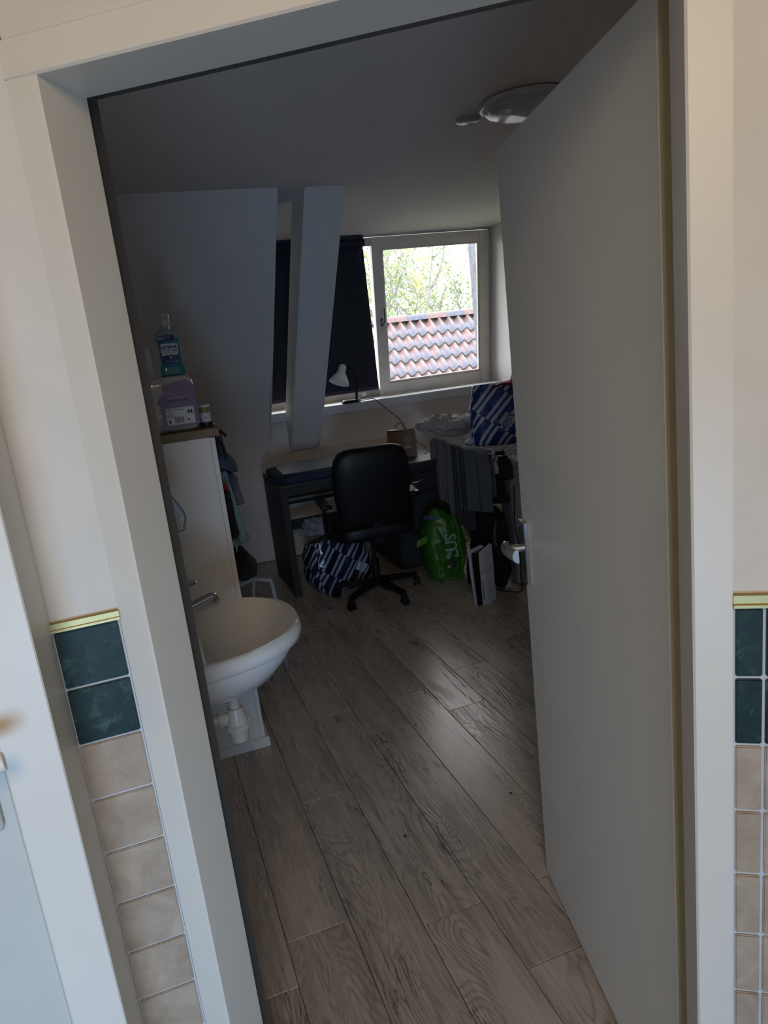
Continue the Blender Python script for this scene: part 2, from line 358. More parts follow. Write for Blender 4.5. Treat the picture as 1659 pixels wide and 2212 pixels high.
def crumple(name, c, size, seed, amp, f, m, parent=None, sub_=5, rot=0.0, flat=0.0):
    bm = bmesh.new(); bmesh.ops.create_icosphere(bm, subdivisions=sub_, radius=1.0)
    Mr = RZ(rot)
    for v in bm.verts:
        n = v.co.copy(); p = Vector((n.x*size[0], n.y*size[1], n.z*size[2]))
        sh = 1 + 0.30*noise.noise(n*1.3+Vector((seed, 0, 0)))
        p = p*sh + n*fold(p, seed, f, amp)
        if p.z < -flat: p.z = -flat + (p.z+flat)*0.1
        v.co = Mr @ p + Vector(c)
    return fin(name, bm, m, parent=parent, smooth=True)
def sheet(name, fn, nu, nv, m, parent=None, thick=0.003, smooth=True):
    bm = bmesh.new(); g = [[bm.verts.new(fn(i/nu, j/nv)) for j in range(nv+1)] for i in range(nu+1)]
    for i in range(nu):
        for j in range(nv): bm.faces.new((g[i][j], g[i+1][j], g[i+1][j+1], g[i][j+1]))
    return fin(name, bm, m, parent=parent, smooth=smooth, mods=[('SOLIDIFY', {'thickness': thick})] if thick else ())

# the doorway wall stands at 33.3 degrees to the room: u runs along it, d through it
WD = RZ(-33.3)
def UD(u, d, z=0.0): return WD @ Vector((u, d, z))
UL, UR, D0 = -0.656, 0.1473, 0.93
# ------------------------------------------------------------------ room shell
bm = bmesh.new(); box(bm, (-1.5, -2.0, -0.15), (3.6, 5.95, -0.009)); floor = struct('floor', bm, M_lawn if False else mat('screed', (0.2, 0.19, 0.18), 0.9), recenter=False)
def clip_poly(poly, nx, ny, c):
    out = []
    for i in range(len(poly)):
        a, b = poly[i], poly[(i+1) % len(poly)]; da = a[0]*nx+a[1]*ny-c; db = b[0]*nx+b[1]*ny-c
        if da >= 0: out.append(a)
        if (da >= 0) != (db >= 0):
            t = da/(da-db); out.append((a[0]+(b[0]-a[0])*t, a[1]+(b[1]-a[1])*t))
    return out
JOINT = {0: 1.733, 1: 2.33, 2: 1.62, 3: 2.652, 4: 2.909, 5: 2.66, 6: 3.01, 7: 2.45, 8: 3.2, 9: 2.7}
s33, c33 = math.sin(R(33.3)), math.cos(R(33.3))
for k in range(-2, 18):
    x0 = 0.1365+0.1867*k; x1 = x0+0.1867
    j = JOINT.get(k, 1.4+random.random()*1.2)
    while j > -0.2: j -= 1.285
    while j < 5.54:
        y0, y1 = j, j+1.285; j = y1
        g = 0.0009
        poly = [(max(x0, -0.08)+g, y0+g), (min(x1, 3.3)-g, y0+g), (min(x1, 3.3)-g, min(y1, 5.54)-g), (max(x0, -0.08)+g, min(y1, 5.54)-g)]
        if poly[1][0]-poly[0][0] < 0.02 or poly[2][1] < poly[1][1]+0.02: continue
        poly = clip_poly(poly, s33, c33, 0.94); poly = clip_poly(poly, 0, 1, 0.12) if poly else []
        if len(poly) < 3: continue
        bm = bmesh.new(); prism(bm, [(p[0], p[1], -0.009) for p in poly], (0, 0, 0.0085))
        top = [e for e in bm.edges if all(v.co.z > -0.001 for v in e.verts)]
        bmesh.ops.bevel(bm, geom=top, offset=0.0016, segments=1, affect='EDGES')
        fin('plank', bm, M_floor, parent=floor)
bm = bmesh.new()
prism(bm, [(-0.3, 0.0, 2.485), (-0.3, 4.08, 2.485), (-0.3, 4.08, 2.62), (-0.3, 0.0, 2.62)], (3.9, 0, 0))
struct('ceiling', bm, M_ceil, recenter=False)
# knee wall and roof slope
bm = bmesh.new(); prism(bm, [(0.95, 5.60, -0.009), (0.95, 5.70, -0.009), (0.95, 5.70, 0.85), (0.95, 5.545, 0.85), (0.95, 5.58, 0.6), (0.95, 5.60, 0.3)], (2.65, 0, 0)); struct('wall_knee', bm, M_wall, recenter=False)
def slope(x0, x1, name, nm):
    bm = bmesh.new(); prism(bm, [(x0, 5.54, 0.85), (x0, 5.70, 0.85), (x0, 4.24, 2.60), (x0, 4.08, 2.485)], (x1-x0, 0, 0))
    return struct(name, bm, nm, recenter=False)
bm = bmesh.new(); cov = [(5.60, -0.009), (5.60, 0.25), (5.595, 0.45), (5.575, 0.65), (5.535, 0.85), (5.455, 1.02), (5.345, 1.17), (5.19, 1.34)]
for za in [1.55+0.1169*i for i in range(9)]: cov.append((5.54-(za-0.85)*0.893, za))
cov += [(4.24, 2.60), (5.75, 2.60), (5.75, -0.009)]
prism(bm, [(-0.2, y, z) for y, z in cov], (1.158, 0, 0)); o = struct('wall_slope_left', bm, M_wall, recenter=False, smooth=True, mods=SMOOTH); slope(3.05, 3.6, 'wall_slope_right', M_wall)
# dormer: cheeks, ceiling, wall under the window
def cheek(x0, x1, name):
    bm = bmesh.new(); prism(bm, [(x0, 5.57, 0.85), (x0, 5.95, 0.85), (x0, 5.85, 2.65), (x0, 4.10, 2.65), (x0, 4.085, 2.482)], (x1-x0, 0, 0)); struct(name, bm, M_wall, recenter=False)
cheek(0.9575, 0.962, 'wall_dormer_left'); cheek(3.05, 3.16, 'wall_dormer_right')
bm = bmesh.new(); prism(bm, [(0.95, 4.08, 2.485), (0.95, 5.60, 2.425), (0.95, 5.95, 2.425), (0.95, 5.95, 2.62), (0.95, 4.08, 2.62)], (2.15, 0, 0)); struct('ceiling_dormer', bm, M_ceil, recenter=False)
bm = bmesh.new(); box(bm, (0.9, 5.57, 0.85), (3.1, 5.74, 1.10)); struct('wall_under_window', bm, M_wall, recenter=False)
# side walls of the room
bm = bmesh.new(); box(bm, (-0.18, 1.175, -0.009), (-0.08, 5.68, 2.6)); struct('wall_left', bm, M_wall, recenter=False)
bm = bmesh.new(); box(bm, (3.3, 0.0, -0.009), (3.42, 5.68, 2.6)); struct('wall_right', bm, M_wall, recenter=False)
bm = bmesh.new(); box(bm, (1.55, 0.0, -0.009), (3.4, 0.1, 2.6)); struct('wall_front', bm, M_wall, recenter=False)
# doorway wall (pieces right of and above the frame)
bm = bmesh.new(); box(bm, (0.19, 0.937, -0.009), (1.42, 1.06, 2.6), WD); box(bm, (-0.702, 0.937, 2.055), (0.19, 1.06, 2.6), WD)
struct('wall_doorway', bm, M_hallwall, recenter=False)
# sloping rafter box in front of the window niche
ux = 1.118; wx = 0.235
bm = bmesh.new()
k = (5.48-4.10)/(2.485-0.865)
prism(bm, [(ux, 5.50, 0.862), (ux, 4.10, 2.484), (ux, 4.43, 2.484), (ux, 5.53, 1.16), (ux, 5.565, 0.862)], (wx, 0, 0))
es = [e for e in bm.edges if abs(e.verts[0].co.x-e.verts[1].co.x) < 1e-5]
bmesh.ops.bevel(bm, geom=es, offset=0.006, segments=2, affect='EDGES')
struct('trim_1', bm, M_wall, recenter=False)
# ------------------------------------------------------------------ door frame (door_1) and leaf
fr = bpy.data.objects.new('door_1', None); COL.objects.link(fr); fr['kind'] = 'structure'; fr.location = UD(UL, D0, 0)
def jamb(u_in, sgn, z1):
    """profile in (u,d); sgn -1 left jamb, +1 right jamb"""
    s = sgn; a = u_in
    return [(a, D0+0.003), (a+s*0.003, D0), (a+s*0.048, D0), (a+s*0.048, 1.087), (a+s*0.013, 1.087), (a+s*0.013, 1.040), (a, 1.040)]
def ud_prism(bm, prof, z0, z1):
    pts = [UD(u, d, z0) for u, d in prof]; prism(bm, pts, (0, 0, z1-z0))
bm = bmesh.new(); ud_prism(bm, jamb(UL, -1, 0), -0.009, 2.011); fin('jamb', bm, M_frame, parent=fr)
bm = bmesh.new(); ud_prism(bm, jamb(UR, 1, 0), -0.009, 2.011); fin('jamb', bm, M_frame, parent=fr)
bm = bmesh.new()
pr = [(D0+0.003, 2.011), (D0, 2.014), (D0, 2.059), (1.087, 2.059), (1.087, 2.024), (1.040, 2.024), (1.040, 2.011)]
prism(bm, [UD(UL-0.048, d, z) for d, z in pr], UD(UR-UL+0.096, 0, 0)); fin('head_rail', bm, M_frame, parent=fr)
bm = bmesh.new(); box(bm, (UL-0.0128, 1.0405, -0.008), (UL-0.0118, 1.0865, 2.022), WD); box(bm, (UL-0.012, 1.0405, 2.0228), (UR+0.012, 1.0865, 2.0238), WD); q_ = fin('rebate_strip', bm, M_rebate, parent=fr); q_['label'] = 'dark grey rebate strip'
# leaf, hinged right, opened about seventy degrees into the room
LH = Vector((0.7335, 0.856, 0)); LD = (Vector((0.923, 1.632, 0))-LH).normalized(); LW = (Vector((0.923, 1.632, 0))-LH).length
LM = frameM(LH, LD, (-LD.y, LD.x, 0))      # local x along leaf, local y toward the landing side, z up
lf = thing('door_leaf', 'tall grey painted door leaf standing open into the room at the right of the doorway', 'door', tuple(LH))
del lf['category']; del lf['label']; lf['kind'] = 'structure'; lf.name = 'door_2'
bm = bmesh.new(); box(bm, (0.0, -0.040, 0.010), (LW, 0.0, 2.025), LM, bev=0.0015); fin('leaf', bm, M_leaf, parent=lf)
bm = bmesh.new(); box(bm, (-0.0025, -0.038, 0.012), (0.0, -0.001, 2.023), LM); e_ = fin('edge_band', bm, M_edge, parent=lf); e_['label'] = 'cream hinge-side edge'
for z in (0.25, 1.75):
    bm = bmesh.new(); lathe(bm, [(0.008, 0), (0.008, 0.09)], 12, LM @ T(-0.004, -0.052, z)); fin('hinge', bm, M_satin, parent=lf)
bm = bmesh.new(); box(bm, (LW-0.052, 0.0, 0.945), (LW+0.003, 0.012, 1.115), LM, bev=0.002, seg=2); pl = fin('handle_plate', bm, M_chrome, parent=lf)
bm = bmesh.new(); box(bm, (LW-0.041, 0.011, 0.975), (LW-0.033, 0.0125, 0.998), LM); sub('keyhole', bm, M_black, pl)
bm = bmesh.new(); tube(bm, [(LW-0.037, 0.010, 1.047), (LW-0.037, 0.052, 1.047)], 0.0105, 16, M=LM); sub('spindle_neck', bm, M_satin, pl, smooth=True, mods=SMOOTH)
bm = bmesh.new()
lp = smooth_path([(LW-0.018, 0.052, 1.050), (LW-0.030, 0.062, 1.054), (LW-0.048, 0.066, 1.052), (LW-0.070, 0.060, 1.046), (LW-0.088, 0.048, 1.040)], 6)
rings = []
for i, p in enumerate(lp):       # a bowed blade: tall, thin, its lower edge curling back toward the door
    t = i/(len(lp)-1); hh_ = 0.0145+0.004*t; rg = []
    for k in range(20):
        q = 2*math.pi*k/20; c, s_n = math.cos(q), math.sin(q)
        yy = 0.0085*c; zz = hh_*s_n
        yy -= 0.006*(0.35+0.65*t)*(zz/hh_ < 0)*(zz/hh_)**2 + 0.004*(zz/hh_ > 0)*(zz/hh_)**2
        rg.append(LM @ Vector((p.x, p.y+yy, p.z+zz)))
    rings.append(rg)
loft(bm, rings); sub('lever', bm, M_satin, pl, smooth=True, mods=SMOOTH)

# ------------------------------------------------------------------ landing walls, tiled dado strips
bm = bmesh.new(); box(bm, (-1.4, 1.168, -0.009), (-0.078, 1.26, 2.6)); sl = struct('wall_landing', bm, M_hallwall, recenter=False)
bm = bmesh.new(); box(bm, (-0.1785, 1.163, 0.0), (-0.0785, 1.169, 1.235)); fin('grout_bed', bm, M_grout, parent=sl)
def tile(lo, hi, M, m, par):
    bm = bmesh.new(); box(bm, lo, hi, M); 
    fs = [e for e in bm.edges]
    bmesh.ops.bevel(bm, geom=fs, offset=0.0016, segments=2, affect='EDGES'); o = fin('tile', bm, m, parent=par); return o
zt = [1.2335, 1.1335, 1.0365]
z = 1.2335; rows = []
for i in range(13):
    h = 0.0985 if i < 2 else 0.1015
    rows.append((z-h+0.0045, z)); z -= h
for i, (a, b_) in enumerate(rows):
    if a < 0: a = 0.0
    if b_ <= 0.01: break
    j = (random.random()-.5)*0.001
    tile((-0.1765, 1.1585+j, a), (-0.0815, 1.166, b_), I4, M_green if i < 2 else M_beige, sl)
bm = bmesh.new(); box(bm, (-0.179, 1.154, 1.2365), (-0.077, 1.168, 1.2405)); box(bm, (-0.179, 1.157, 1.2405), (-0.077, 1.168, 1.250)); fin('edge_profile', bm, M_brass, parent=sl)
dw = bpy.data.objects['wall_doorway']
bm = bmesh.new(); box(bm, (0.1955, 0.932, 0.0), (0.66, 0.938, 1.235), WD); fin('grout_bed', bm, M_grout, parent=dw)
for c_ in range(5):
    u0 = 0.1985 if c_ == 0 else 0.2345+(c_-1)*0.101; u1 = 0.2305 if c_ == 0 else u0+0.0965
    for i, (a, b_) in enumerate(rows):
        if b_ <= 0.01: break
        tile((u0, 0.928, max(a, 0)), (u1, 0.936, b_), WD, M_green if i < 2 else M_beige, dw)
bm = bmesh.new(); box(bm, (0.1955, 0.923, 1.2365), (0.66, 0.938, 1.2405), WD); box(bm, (0.1955, 0.927, 1.2405), (0.66, 0.938, 1.252), WD); fin('edge_profile', bm, M_brass, parent=dw)
# the neighbouring landing door at the far left
f3 = bpy.data.objects.new('door_3', None); COL.objects.link(f3); f3['kind'] = 'structure'; f3.location = (-0.215, 1.08, 0)
bm = bmesh.new(); box(bm, (-0.250, 1.005, -0.009), (-0.1785, 1.168, 2.07), bev=0.002); fin('jamb', bm, M_frame, parent=f3)
bm = bmesh.new(); box(bm, (-1.12, 1.005, -0.009), (-1.05, 1.168, 2.07), bev=0.002); fin('jamb', bm, M_frame, parent=f3)
bm = bmesh.new(); box(bm, (-1.05, 1.005, 2.0), (-0.250, 1.168, 2.07), bev=0.002); fin('head_rail', bm, M_frame, parent=f3)
bm = bmesh.new(); box(bm, (-1.046, 1.026, 0.008), (-0.2545, 1.066, 1.997), bev=0.002); l3 = fin('leaf', bm, mat('landing_door_paint', (0.60, 0.60, 0.57), 0.4, noise_amt=0.02), parent=f3)
bm = bmesh.new(); box(bm, (-0.33, 1.014, 1.015), (-0.271, 1.027, 1.088), bev=0.008, seg=3); hp = sub('handle_plate', bm, mat('landing_door_paint', (0.6, 0.6, 0.57)), l3)
bm = bmesh.new(); tube(bm, smooth_path([(-0.30, 1.015, 1.13), (-0.30, 0.97, 1.14), (-0.272, 0.94, 1.152), (-0.245, 0.93, 1.158), (-0.229, 0.93, 1.160)], 4), 0.012, 12); sub('handle', bm, M_frame, l3, smooth=True, mods=SMOOTH)
# rest of the landing around the viewer
bm = bmesh.new(); box(bm, (-1.5, -2.0, -0.009), (-1.4, 1.26, 2.6)); struct('wall_landing_left', bm, M_hallwall, recenter=False)
bm = bmesh.new(); box(bm, (-1.4, -2.0, -0.009), (1.7, -1.9, 2.6)); struct('wall_landing_back', bm, M_hallwall, recenter=False)
bm = bmesh.new(); box(bm, (1.6, -1.9, -0.009), (1.7, 0.0, 2.6)); struct('wall_landing_right', bm, M_hallwall, recenter=False)
bm = bmesh.new(); prism(bm, [(-1.5, -2.0, 2.55), (1.7, -2.0, 2.55), (1.7, -0.02, 2.55), (1.6, -0.02, 2.55), tuple(UD(-0.70, 0.93, 2.55)), (-1.5, 1.17, 2.55)], (0, 0, 0.06)); struct('ceiling_landing', bm, M_hallwall, recenter=False)

# ------------------------------------------------------------------ window (leans inward at the top)
WB = Vector((0, 5.75, 1.16)); WU = Vector((0, -0.19, 1.26)).normalized(); WN = Vector((0, 1, 0)); 
WMx = Matrix(((1, 0, 0, 0), (0, WU.z, WU.y, WB.y), (0, -WU.y, WU.z, WB.z), (0, 0, 0, 1)))   # local x, local y outward, local z up the window plane
def tz(z): return (z-1.16)/WU.z
def wframe(name, rects, y0, y1, m, par, bev=0.002):
    for (xa, xb, za, zb) in rects:
        bm = bmesh.new(); box(bm, (xa, y0, tz(za)), (xb, y1, tz(zb)), WMx, bev=bev); fin(name, bm, m, parent=par)
w1 = bpy.data.objects.new('window_1', None); COL.objects.link(w1); w1['kind'] = 'structure'; w1.location = (2.5, 5.75, 1.17)
w2 = bpy.data.objects.new('window_2', None); COL.objects.link(w2); w2['kind'] = 'structure'; w2.location = (1.47, 5.75, 1.17)
# fixed outer frame
wframe('outer_frame', [(0.955, 3.055, 1.10, 1.172), (0.955, 0.985, 1.172, 2.405)], -0.002, 0.085, M_winwood, w2)
wframe('outer_frame', [(0.955, 3.055, 2.411, 2.46), (3.0225, 3.055, 1.172, 2.411)], 0.006, 0.085, M_sill, w2)
wframe('mullion', [(2.012, 2.06, 1.172, 2.405)], 0.035, 0.085, M_winwood, w2)
# opening sash of the right window
wframe('stile', [(1.990, 2.077, 1.172, 2.408), (2.935, 3.018, 1.172, 2.408)], -0.010, 0.034, M_winwood, w1)
wframe('rail', [(2.077, 2.935, 2.322, 2.408), (2.077, 2.935, 1.172, 1.268)], -0.008, 0.034, M_winwood, w1)
wframe('glazing_bead', [(2.077, 2.090, 1.268, 2.322), (2.921, 2.935, 1.268, 2.322), (2.090, 2.921, 2.308, 2.322), (2.090, 2.921, 1.268, 1.284)], 0.002, 0.026, M_winwood, w1, bev=0.003)
bm = bmesh.new(); box(bm, (2.088, 0.012, tz(1.282)), (2.923, 0.016, tz(2.310)), WMx); gl1 = fin('pane', bm, M_glass, parent=w1)
# handle
bm = bmesh.new(); box(bm, (2.027, -0.016, tz(1.735)), (2.050, -0.0095, tz(1.80)), WMx, bev=0.004, seg=2)
tube(bm, smooth_path([(2.038, -0.012, tz(1.765)), (2.038, -0.04, tz(1.765)), (2.045, -0.048, tz(1.775)), (2.050, -0.048, tz(1.82)), (2.050, -0.046, tz(1.875))], 4), 0.0095, 10, M=WMx)
fin('window_handle', bm, mat('handle_metal', (0.22, 0.22, 0.23), 0.3, metal=1.0), parent=w1, smooth=True, mods=SMOOTH)
# fixed left window
wframe('stile', [(0.985, 1.03, 1.172, 2.405), (1.992, 2.011, 1.172, 2.405)], 0.036, 0.07, M_winwood, w2)
wframe('rail', [(1.03, 1.991, 2.345, 2.405)], 0.02, 0.07, M_winwood, w2)
wframe('rail', [(1.03, 1.985, 1.172, 1.232)], 0.005, 0.07, M_winwood2, w2)
bm = bmesh.new(); box(bm, (1.028, 0.040, tz(1.230)), (1.991, 0.044, tz(2.347)), WMx); fin('pane', bm, M_glass, parent=w2)
bm = bmesh.new(); lathe(bm, [(0.0, -0.018), (0.012, -0.018), (0.018, -0.010), (0.020, 0.0)], 16, WMx @ T(1.845, -0.0, tz(1.205)) @ RX(90)); bmesh.ops.transform(bm, matrix=Matrix.Identity(4), verts=bm.verts)
fin('round_cap', bm, M_lampw, parent=w2, smooth=True)
# sill
bm = bmesh.new(); box(bm, (0.955, 5.475, 1.100), (3.052, 5.735, 1.168), bev=0.003, seg=2); struct('trim_2', bm, M_sill, recenter=False)
# roller blind
bl = thing('roller_blind', 'dark navy blackout roller blind covering the left window behind the sloping post', 'blind', (1.45, 5.56, 2.42))
bm = bmesh.new(); tube(bm, [(0.975, 5.545, 2.372), (1.925, 5.545, 2.372)], 0.026, 16); fin('roller', bm, M_blind, parent=bl, smooth=True, mods=SMOOTH)
bm = bmesh.new(); box(bm, (0.972, 5.515, 2.398), (1.915, 5.575, 2.424), bev=0.003); fin('cassette', bm, M_blindb, parent=bl)
sheet('blind_fabric', lambda u, v: Vector((0.985+u*0.930, 5.552+0.0015*math.sin(u*9+v*3), 2.37-v*(1.12-0.0*u))), 20, 20, M_blind, parent=bl, thick=0.0015)
bm = bmesh.new(); box(bm, (0.985, 5.547, 1.240), (1.912, 5.558, 1.272), bev=0.003); fin('bottom_bar', bm, M_blindb, parent=bl)

# ------------------------------------------------------------------ outside: neighbour's roof, trees, cladding
bm = bmesh.new(); box(bm, (3.185, 5.951, 0.9), (3.50, 6.27, 3.4)); tag(fin('cladding_panel', bm, M_slate), 'dark speckled slate cladding outside the right edge of the window', 'cladding')
pitch = R(40); RIDGE = Vector((0, 13.0, 1.93)); RDn = Vector((0, -math.cos(pitch), -math.sin(pitch))); RNn = Vector((0, -math.sin(pitch), math.cos(pitch)))
rf = thing('tiled_roof', 'neighbouring pitched roof of red and blue-grey pantiles seen through the window', 'roof', (6.0, 13.0, -0.5))
def pantile_mesh():
    bm = bmesh.new(); W, Lh = 0.205, 0.40; n = 12; g = []
    for i in range(n+1):
        t = i/n; x = t*W
        hgt = 0.040*math.cos(2*math.pi*(t-0.08)) + (0.014 if 0.90 < t else 0.0) + (0.010 if t < 0.09 else 0)
        g.append((x, hgt))
    top0 = [bm.verts.new((x, 0.035, h)) for x, h in g]; top1 = [bm.verts.new((x, -Lh, h+0.040)) for x, h in g]
    b0 = [bm.verts.new((x, 0.035, h-0.014)) for x, h in g]; b1 = [bm.verts.new((x, -Lh, h+0.012)) for x, h in g]
    for i in range(n):
        bm.faces.new((top0[i], top0[i+1], top1[i+1], top1[i])); bm.faces.new((b0[i], b1[i], b1[i+1], b0[i+1]))
        f = bm.faces.new((top1[i], top1[i+1], b1[i+1], b1[i])); f.material_index = 1
        bm.faces.new((top0[i], b0[i], b0[i+1], top0[i+1]))
    bm.faces.new((top0[0], top1[0], b1[0], b0[0])); bm.faces.new((top0[n], b0[n], b1[n], top1[n]))
    bmesh.ops.recalc_face_normals(bm, faces=bm.faces)
    for f in bm.faces: f.smooth = f.material_index == 0 and abs(f.normal.z) > 0.3
    me = bpy.data.meshes.new('pantile'); bm.to_mesh(me); bm.free(); me.materials.append(M_tile); me.materials.append(M_mortar); return me
pm = pantile_mesh()
RotR = Matrix(((1, 0, 0, 0), (0, -RDn.y, RNn.y, 0), (0, -RDn.z, RNn.z, 0), (0, 0, 0, 1)))
for r_ in range(9):
    for c_ in range(21):
        o = bpy.data.objects.new('roof_tile', pm); COL.objects.link(o)
        pos = RIDGE + Vector((3.6+c_*0.20, 0, 0)) + RDn*(0.10+r_*0.34) + RNn*0.03
        o.matrix_world = Matrix.Translation(pos) @ RotR; o.parent = rf; o.matrix_parent_inverse = Matrix.Translation(-rf.location)
bm = bmesh.new(); a = RIDGE; b_ = RIDGE+RDn*5.0
prism(bm, [(3.0, a.y, a.z), (3.0, b_.y, b_.z), (3.0, b_.y, b_.z-0.2), (3.0, a.y+3.2, -0.8), (3.0, a.y+3.2, -0.7)], (5.5, 0, 0)); fin('roof_deck', bm, M_mortar, parent=rf)
for c_ in range(12):
    bm = bmesh.new(); x0 = 3.55+c_*0.40; Mh = Matrix(((0, 0, 1, x0-0.02), (1, 0, 0, 12.985), (0, 1, 0, 1.93), (0, 0, 0, 1)))
    seg = 10; ro, ri = 0.115, 0.10
    rg0 = [(ro*math.cos(math.pi*k/seg), ro*0.95*math.sin(math.pi*k/seg)) for k in range(seg+1)]; rg1 = [(ri*math.cos(math.pi*k/seg), ri*0.95*math.sin(math.pi*k/seg)) for k in range(seg+1)][::-1]
    prof = rg0+rg1; lo_ = [bm.verts.new(Mh @ Vector((p[0]*0.94, p[1]*0.94, 0))) for p in prof]; hi_ = [bm.verts.new(Mh @ Vector((p[0]*1.06, p[1]*1.06, 0.43))) for p in prof]
    n = len(prof)
    for i in range(n): bm.faces.new((lo_[i], lo_[(i+1) % n], hi_[(i+1) % n], hi_[i]))
    for i in range(seg): bm.faces.new((lo_[i], lo_[n-1-i], lo_[n-2-i], lo_[i+1])); bm.faces.new((hi_[i], hi_[i+1], hi_[n-2-i], hi_[n-1-i]))
    fin('ridge_tile', bm, (M_ridgeA, M_ridgeB)[c_ % 2], parent=rf, smooth=True, mods=SMOOTH)
bm = bmesh.new(); box(bm, (-60, 7.5, -6.2), (80, 90, -6.0)); struct('floor_garden', bm, M_lawn, recenter=False)
def tree(x, y, htop, seed, label, ml, nleaf, spread, lean=0.0):
    rnd = random.Random(seed); t = thing('tree', label, 'tree', (x, y, -6.0), 'trees beyond the tiled roof')
    bm = bmesh.new(); tips = []
    def branch(p, d, L_, r, lev):
        pts = [p.copy()]; q = p.copy(); dd_ = d.copy()
        for i in range(5):
            dd_ = (dd_ + Vector((rnd.uniform(-.25, .25), rnd.uniform(-.25, .25), rnd.uniform(-.05, .16)))).normalized(); q = q+dd_*L_/5; pts.append(q.copy())
            if lev >= 2: tips.append(q.copy())
        tube(bm, pts, [r*(1-0.14*i) for i in range(6)], 6, caps=True)
        if lev < 4:
            for i in range(3 if lev else 7):
                s = pts[rnd.randint(2, 5)]; a_ = rnd.uniform(0, 6.28); nd = (dd_*0.6+Vector((math.cos(a_), math.sin(a_), rnd.uniform(0, 0.7)))).normalized()
                branch(s, nd, L_*(0.55 if lev == 0 else 0.68), r*0.5, lev+1)
    branch(Vector((x, y, -6.0)), Vector((lean, 0, 1)), htop*0.8, 0.24, 0)
    fin('trunk', bm, M_bark, parent=t)
    vs = []; fs = []
    for i in range(nleaf):
        c = tips[rnd.randrange(len(tips))] + Vector((rnd.gauss(0, spread), rnd.gauss(0, spread), rnd.gauss(0, spread)))
        s = rnd.uniform(0.05, 0.11); a = Vector((rnd.uniform(-1, 1), rnd.uniform(-1, 1), rnd.uniform(-1, 1))).normalized(); b__ = a.cross(Vector((rnd.uniform(-1, 1), rnd.uniform(-1, 1), rnd.uniform(-1, 1)))).normalized()
        k0 = len(vs); vs += [c+a*s, c+b__*s*0.6, c-a*s, c-b__*s*0.6]; fs.append((k0, k0+1, k0+2, k0+3))
    me = bpy.data.meshes.new('foliage'); me.from_pydata(vs, [], fs); me.materials.append(ml)
    o = bpy.data.objects.new('foliage', me); COL.objects.link(o); o.parent = t; o.matrix_parent_inverse = Matrix.Translation(-t.location); o['kind'] = 'stuff'
tree(13.05, 26.0, 9.3, 3, 'tall branching tree with pale leaves at the right behind the ridge', M_leafB, 2300, 0.20)
tree(13.8, 37.0, 9.3, 5, 'yellow-green leafy tree at the left behind the ridge', M_leafA, 3400, 0.30)
tree(21.2, 49.0, 10.0, 8, 'yellow-green tree seen in the middle between the two others', M_leafA, 4200, 0.36)

# ------------------------------------------------------------------ tall white cabinet and what is on and against it
cb = thing('tall_cabinet', 'tall white board cabinet with brown top behind the washbasin', 'cabinet', (0.1, 3.1, 0))
bm = bmesh.new(); box(bm, (-0.078, 2.80, 0.045), (0.262, 3.40, 1.335), bev=0.001); fin('body', bm, M_cab, parent=cb)
bm = bmesh.new(); box(bm, (-0.078, 2.795, 0.0), (0.297, 3.40, 0.045), bev=0.001); fin('plinth', bm, M_cab, parent=cb)
bm = bmesh.new(); box(bm, (0.263, 2.805, 0.0455), (0.281, 3.395, 1.332), bev=0.001); dr = fin('door', bm, M_cab, parent=cb)
bm = bmesh.new(); box(bm, (-0.078, 2.79, 1.336), (0.300, 3.41, 1.368), bev=0.002); fin('top_board', bm, M_ctop, parent=cb)
bm = bmesh.new(); tube(bm, [(0.281, 3.33, 0.72), (0.30, 3.33, 0.72), (0.30, 3.33, 0.84), (0.281, 3.33, 0.84)], 0.005, 8); sub('door_handle', bm, M_satin, dr)
# wrapped toilet paper pack
ZT = 1.3685
tp = thing('toilet_paper_pack', 'purple-labelled pack of toilet paper in clear film on the cabinet under the mouthwash', 'toilet paper', (0.13, 2.92, ZT))
def puff(lo, hi, bulge, seed, n=14, amp=0.004, p=5.0):
    bm = bmesh.new(); bmesh.ops.create_cube(bm, size=2.0); bmesh.ops.subdivide_edges(bm, edges=bm.edges[:], cuts=n, use_grid_fill=True)
    c = (Vector(lo)+Vector(hi))/2; s = (Vector(hi)-Vector(lo))/2
    for v in bm.verts:
        q = v.co; L_ = (abs(q.x)**p+abs(q.y)**p+abs(q.z)**p)**(1/p); q = q/L_
        r = Vector((q.x*s.x, q.y*s.y, q.z*s.z)); nn = q.normalized()
        r += nn*amp*(1-2*abs(noise.noise(r*22+Vector((seed, 0, 0))))); v.co = c+r
    return bm
fin('wrapped_rolls', puff((0.050, 2.835, ZT), (0.238, 2.99, ZT+0.208), 0, 2, p=8), M_film, parent=tp, smooth=True)
bm = bmesh.new()
fx = lambda x, z: Vector((x, 2.8315+0.002*math.sin(z*60), z))
pp = [(0.102, ZT+0.012), (0.232, ZT+0.022), (0.232, ZT+0.17), (0.215, ZT+0.192), (0.125, ZT+0.178), (0.122, ZT+0.145), (0.096, ZT+0.118), (0.107, ZT+0.10)]
prism(bm, [(x, 2.826, z_) for x, z_ in pp], (0, 0.012, 0)); wr = fin('wrapper_label', bm, M_purple, parent=tp)
bm = bmesh.new(); prism(bm, [(0.2325, 2.832, ZT+0.022), (0.2325, 2.88, ZT+0.03), (0.2325, 2.88, ZT+0.16), (0.2325, 2.832, ZT+0.17)], (0.008, 0, 0)); sub('wrapper_side', bm, M_purple, wr)
tp2 = thing('toilet_paper_pack', 'film-wrapped white toilet roll pack with dark purple corner at the left on the cabinet', 'toilet paper', (0.0, 2.9, ZT))
fin('wrapped_rolls', puff((-0.072, 2.84, ZT), (0.049, 2.99, ZT+0.10), 0, 5), M_film, parent=tp2, smooth=True)
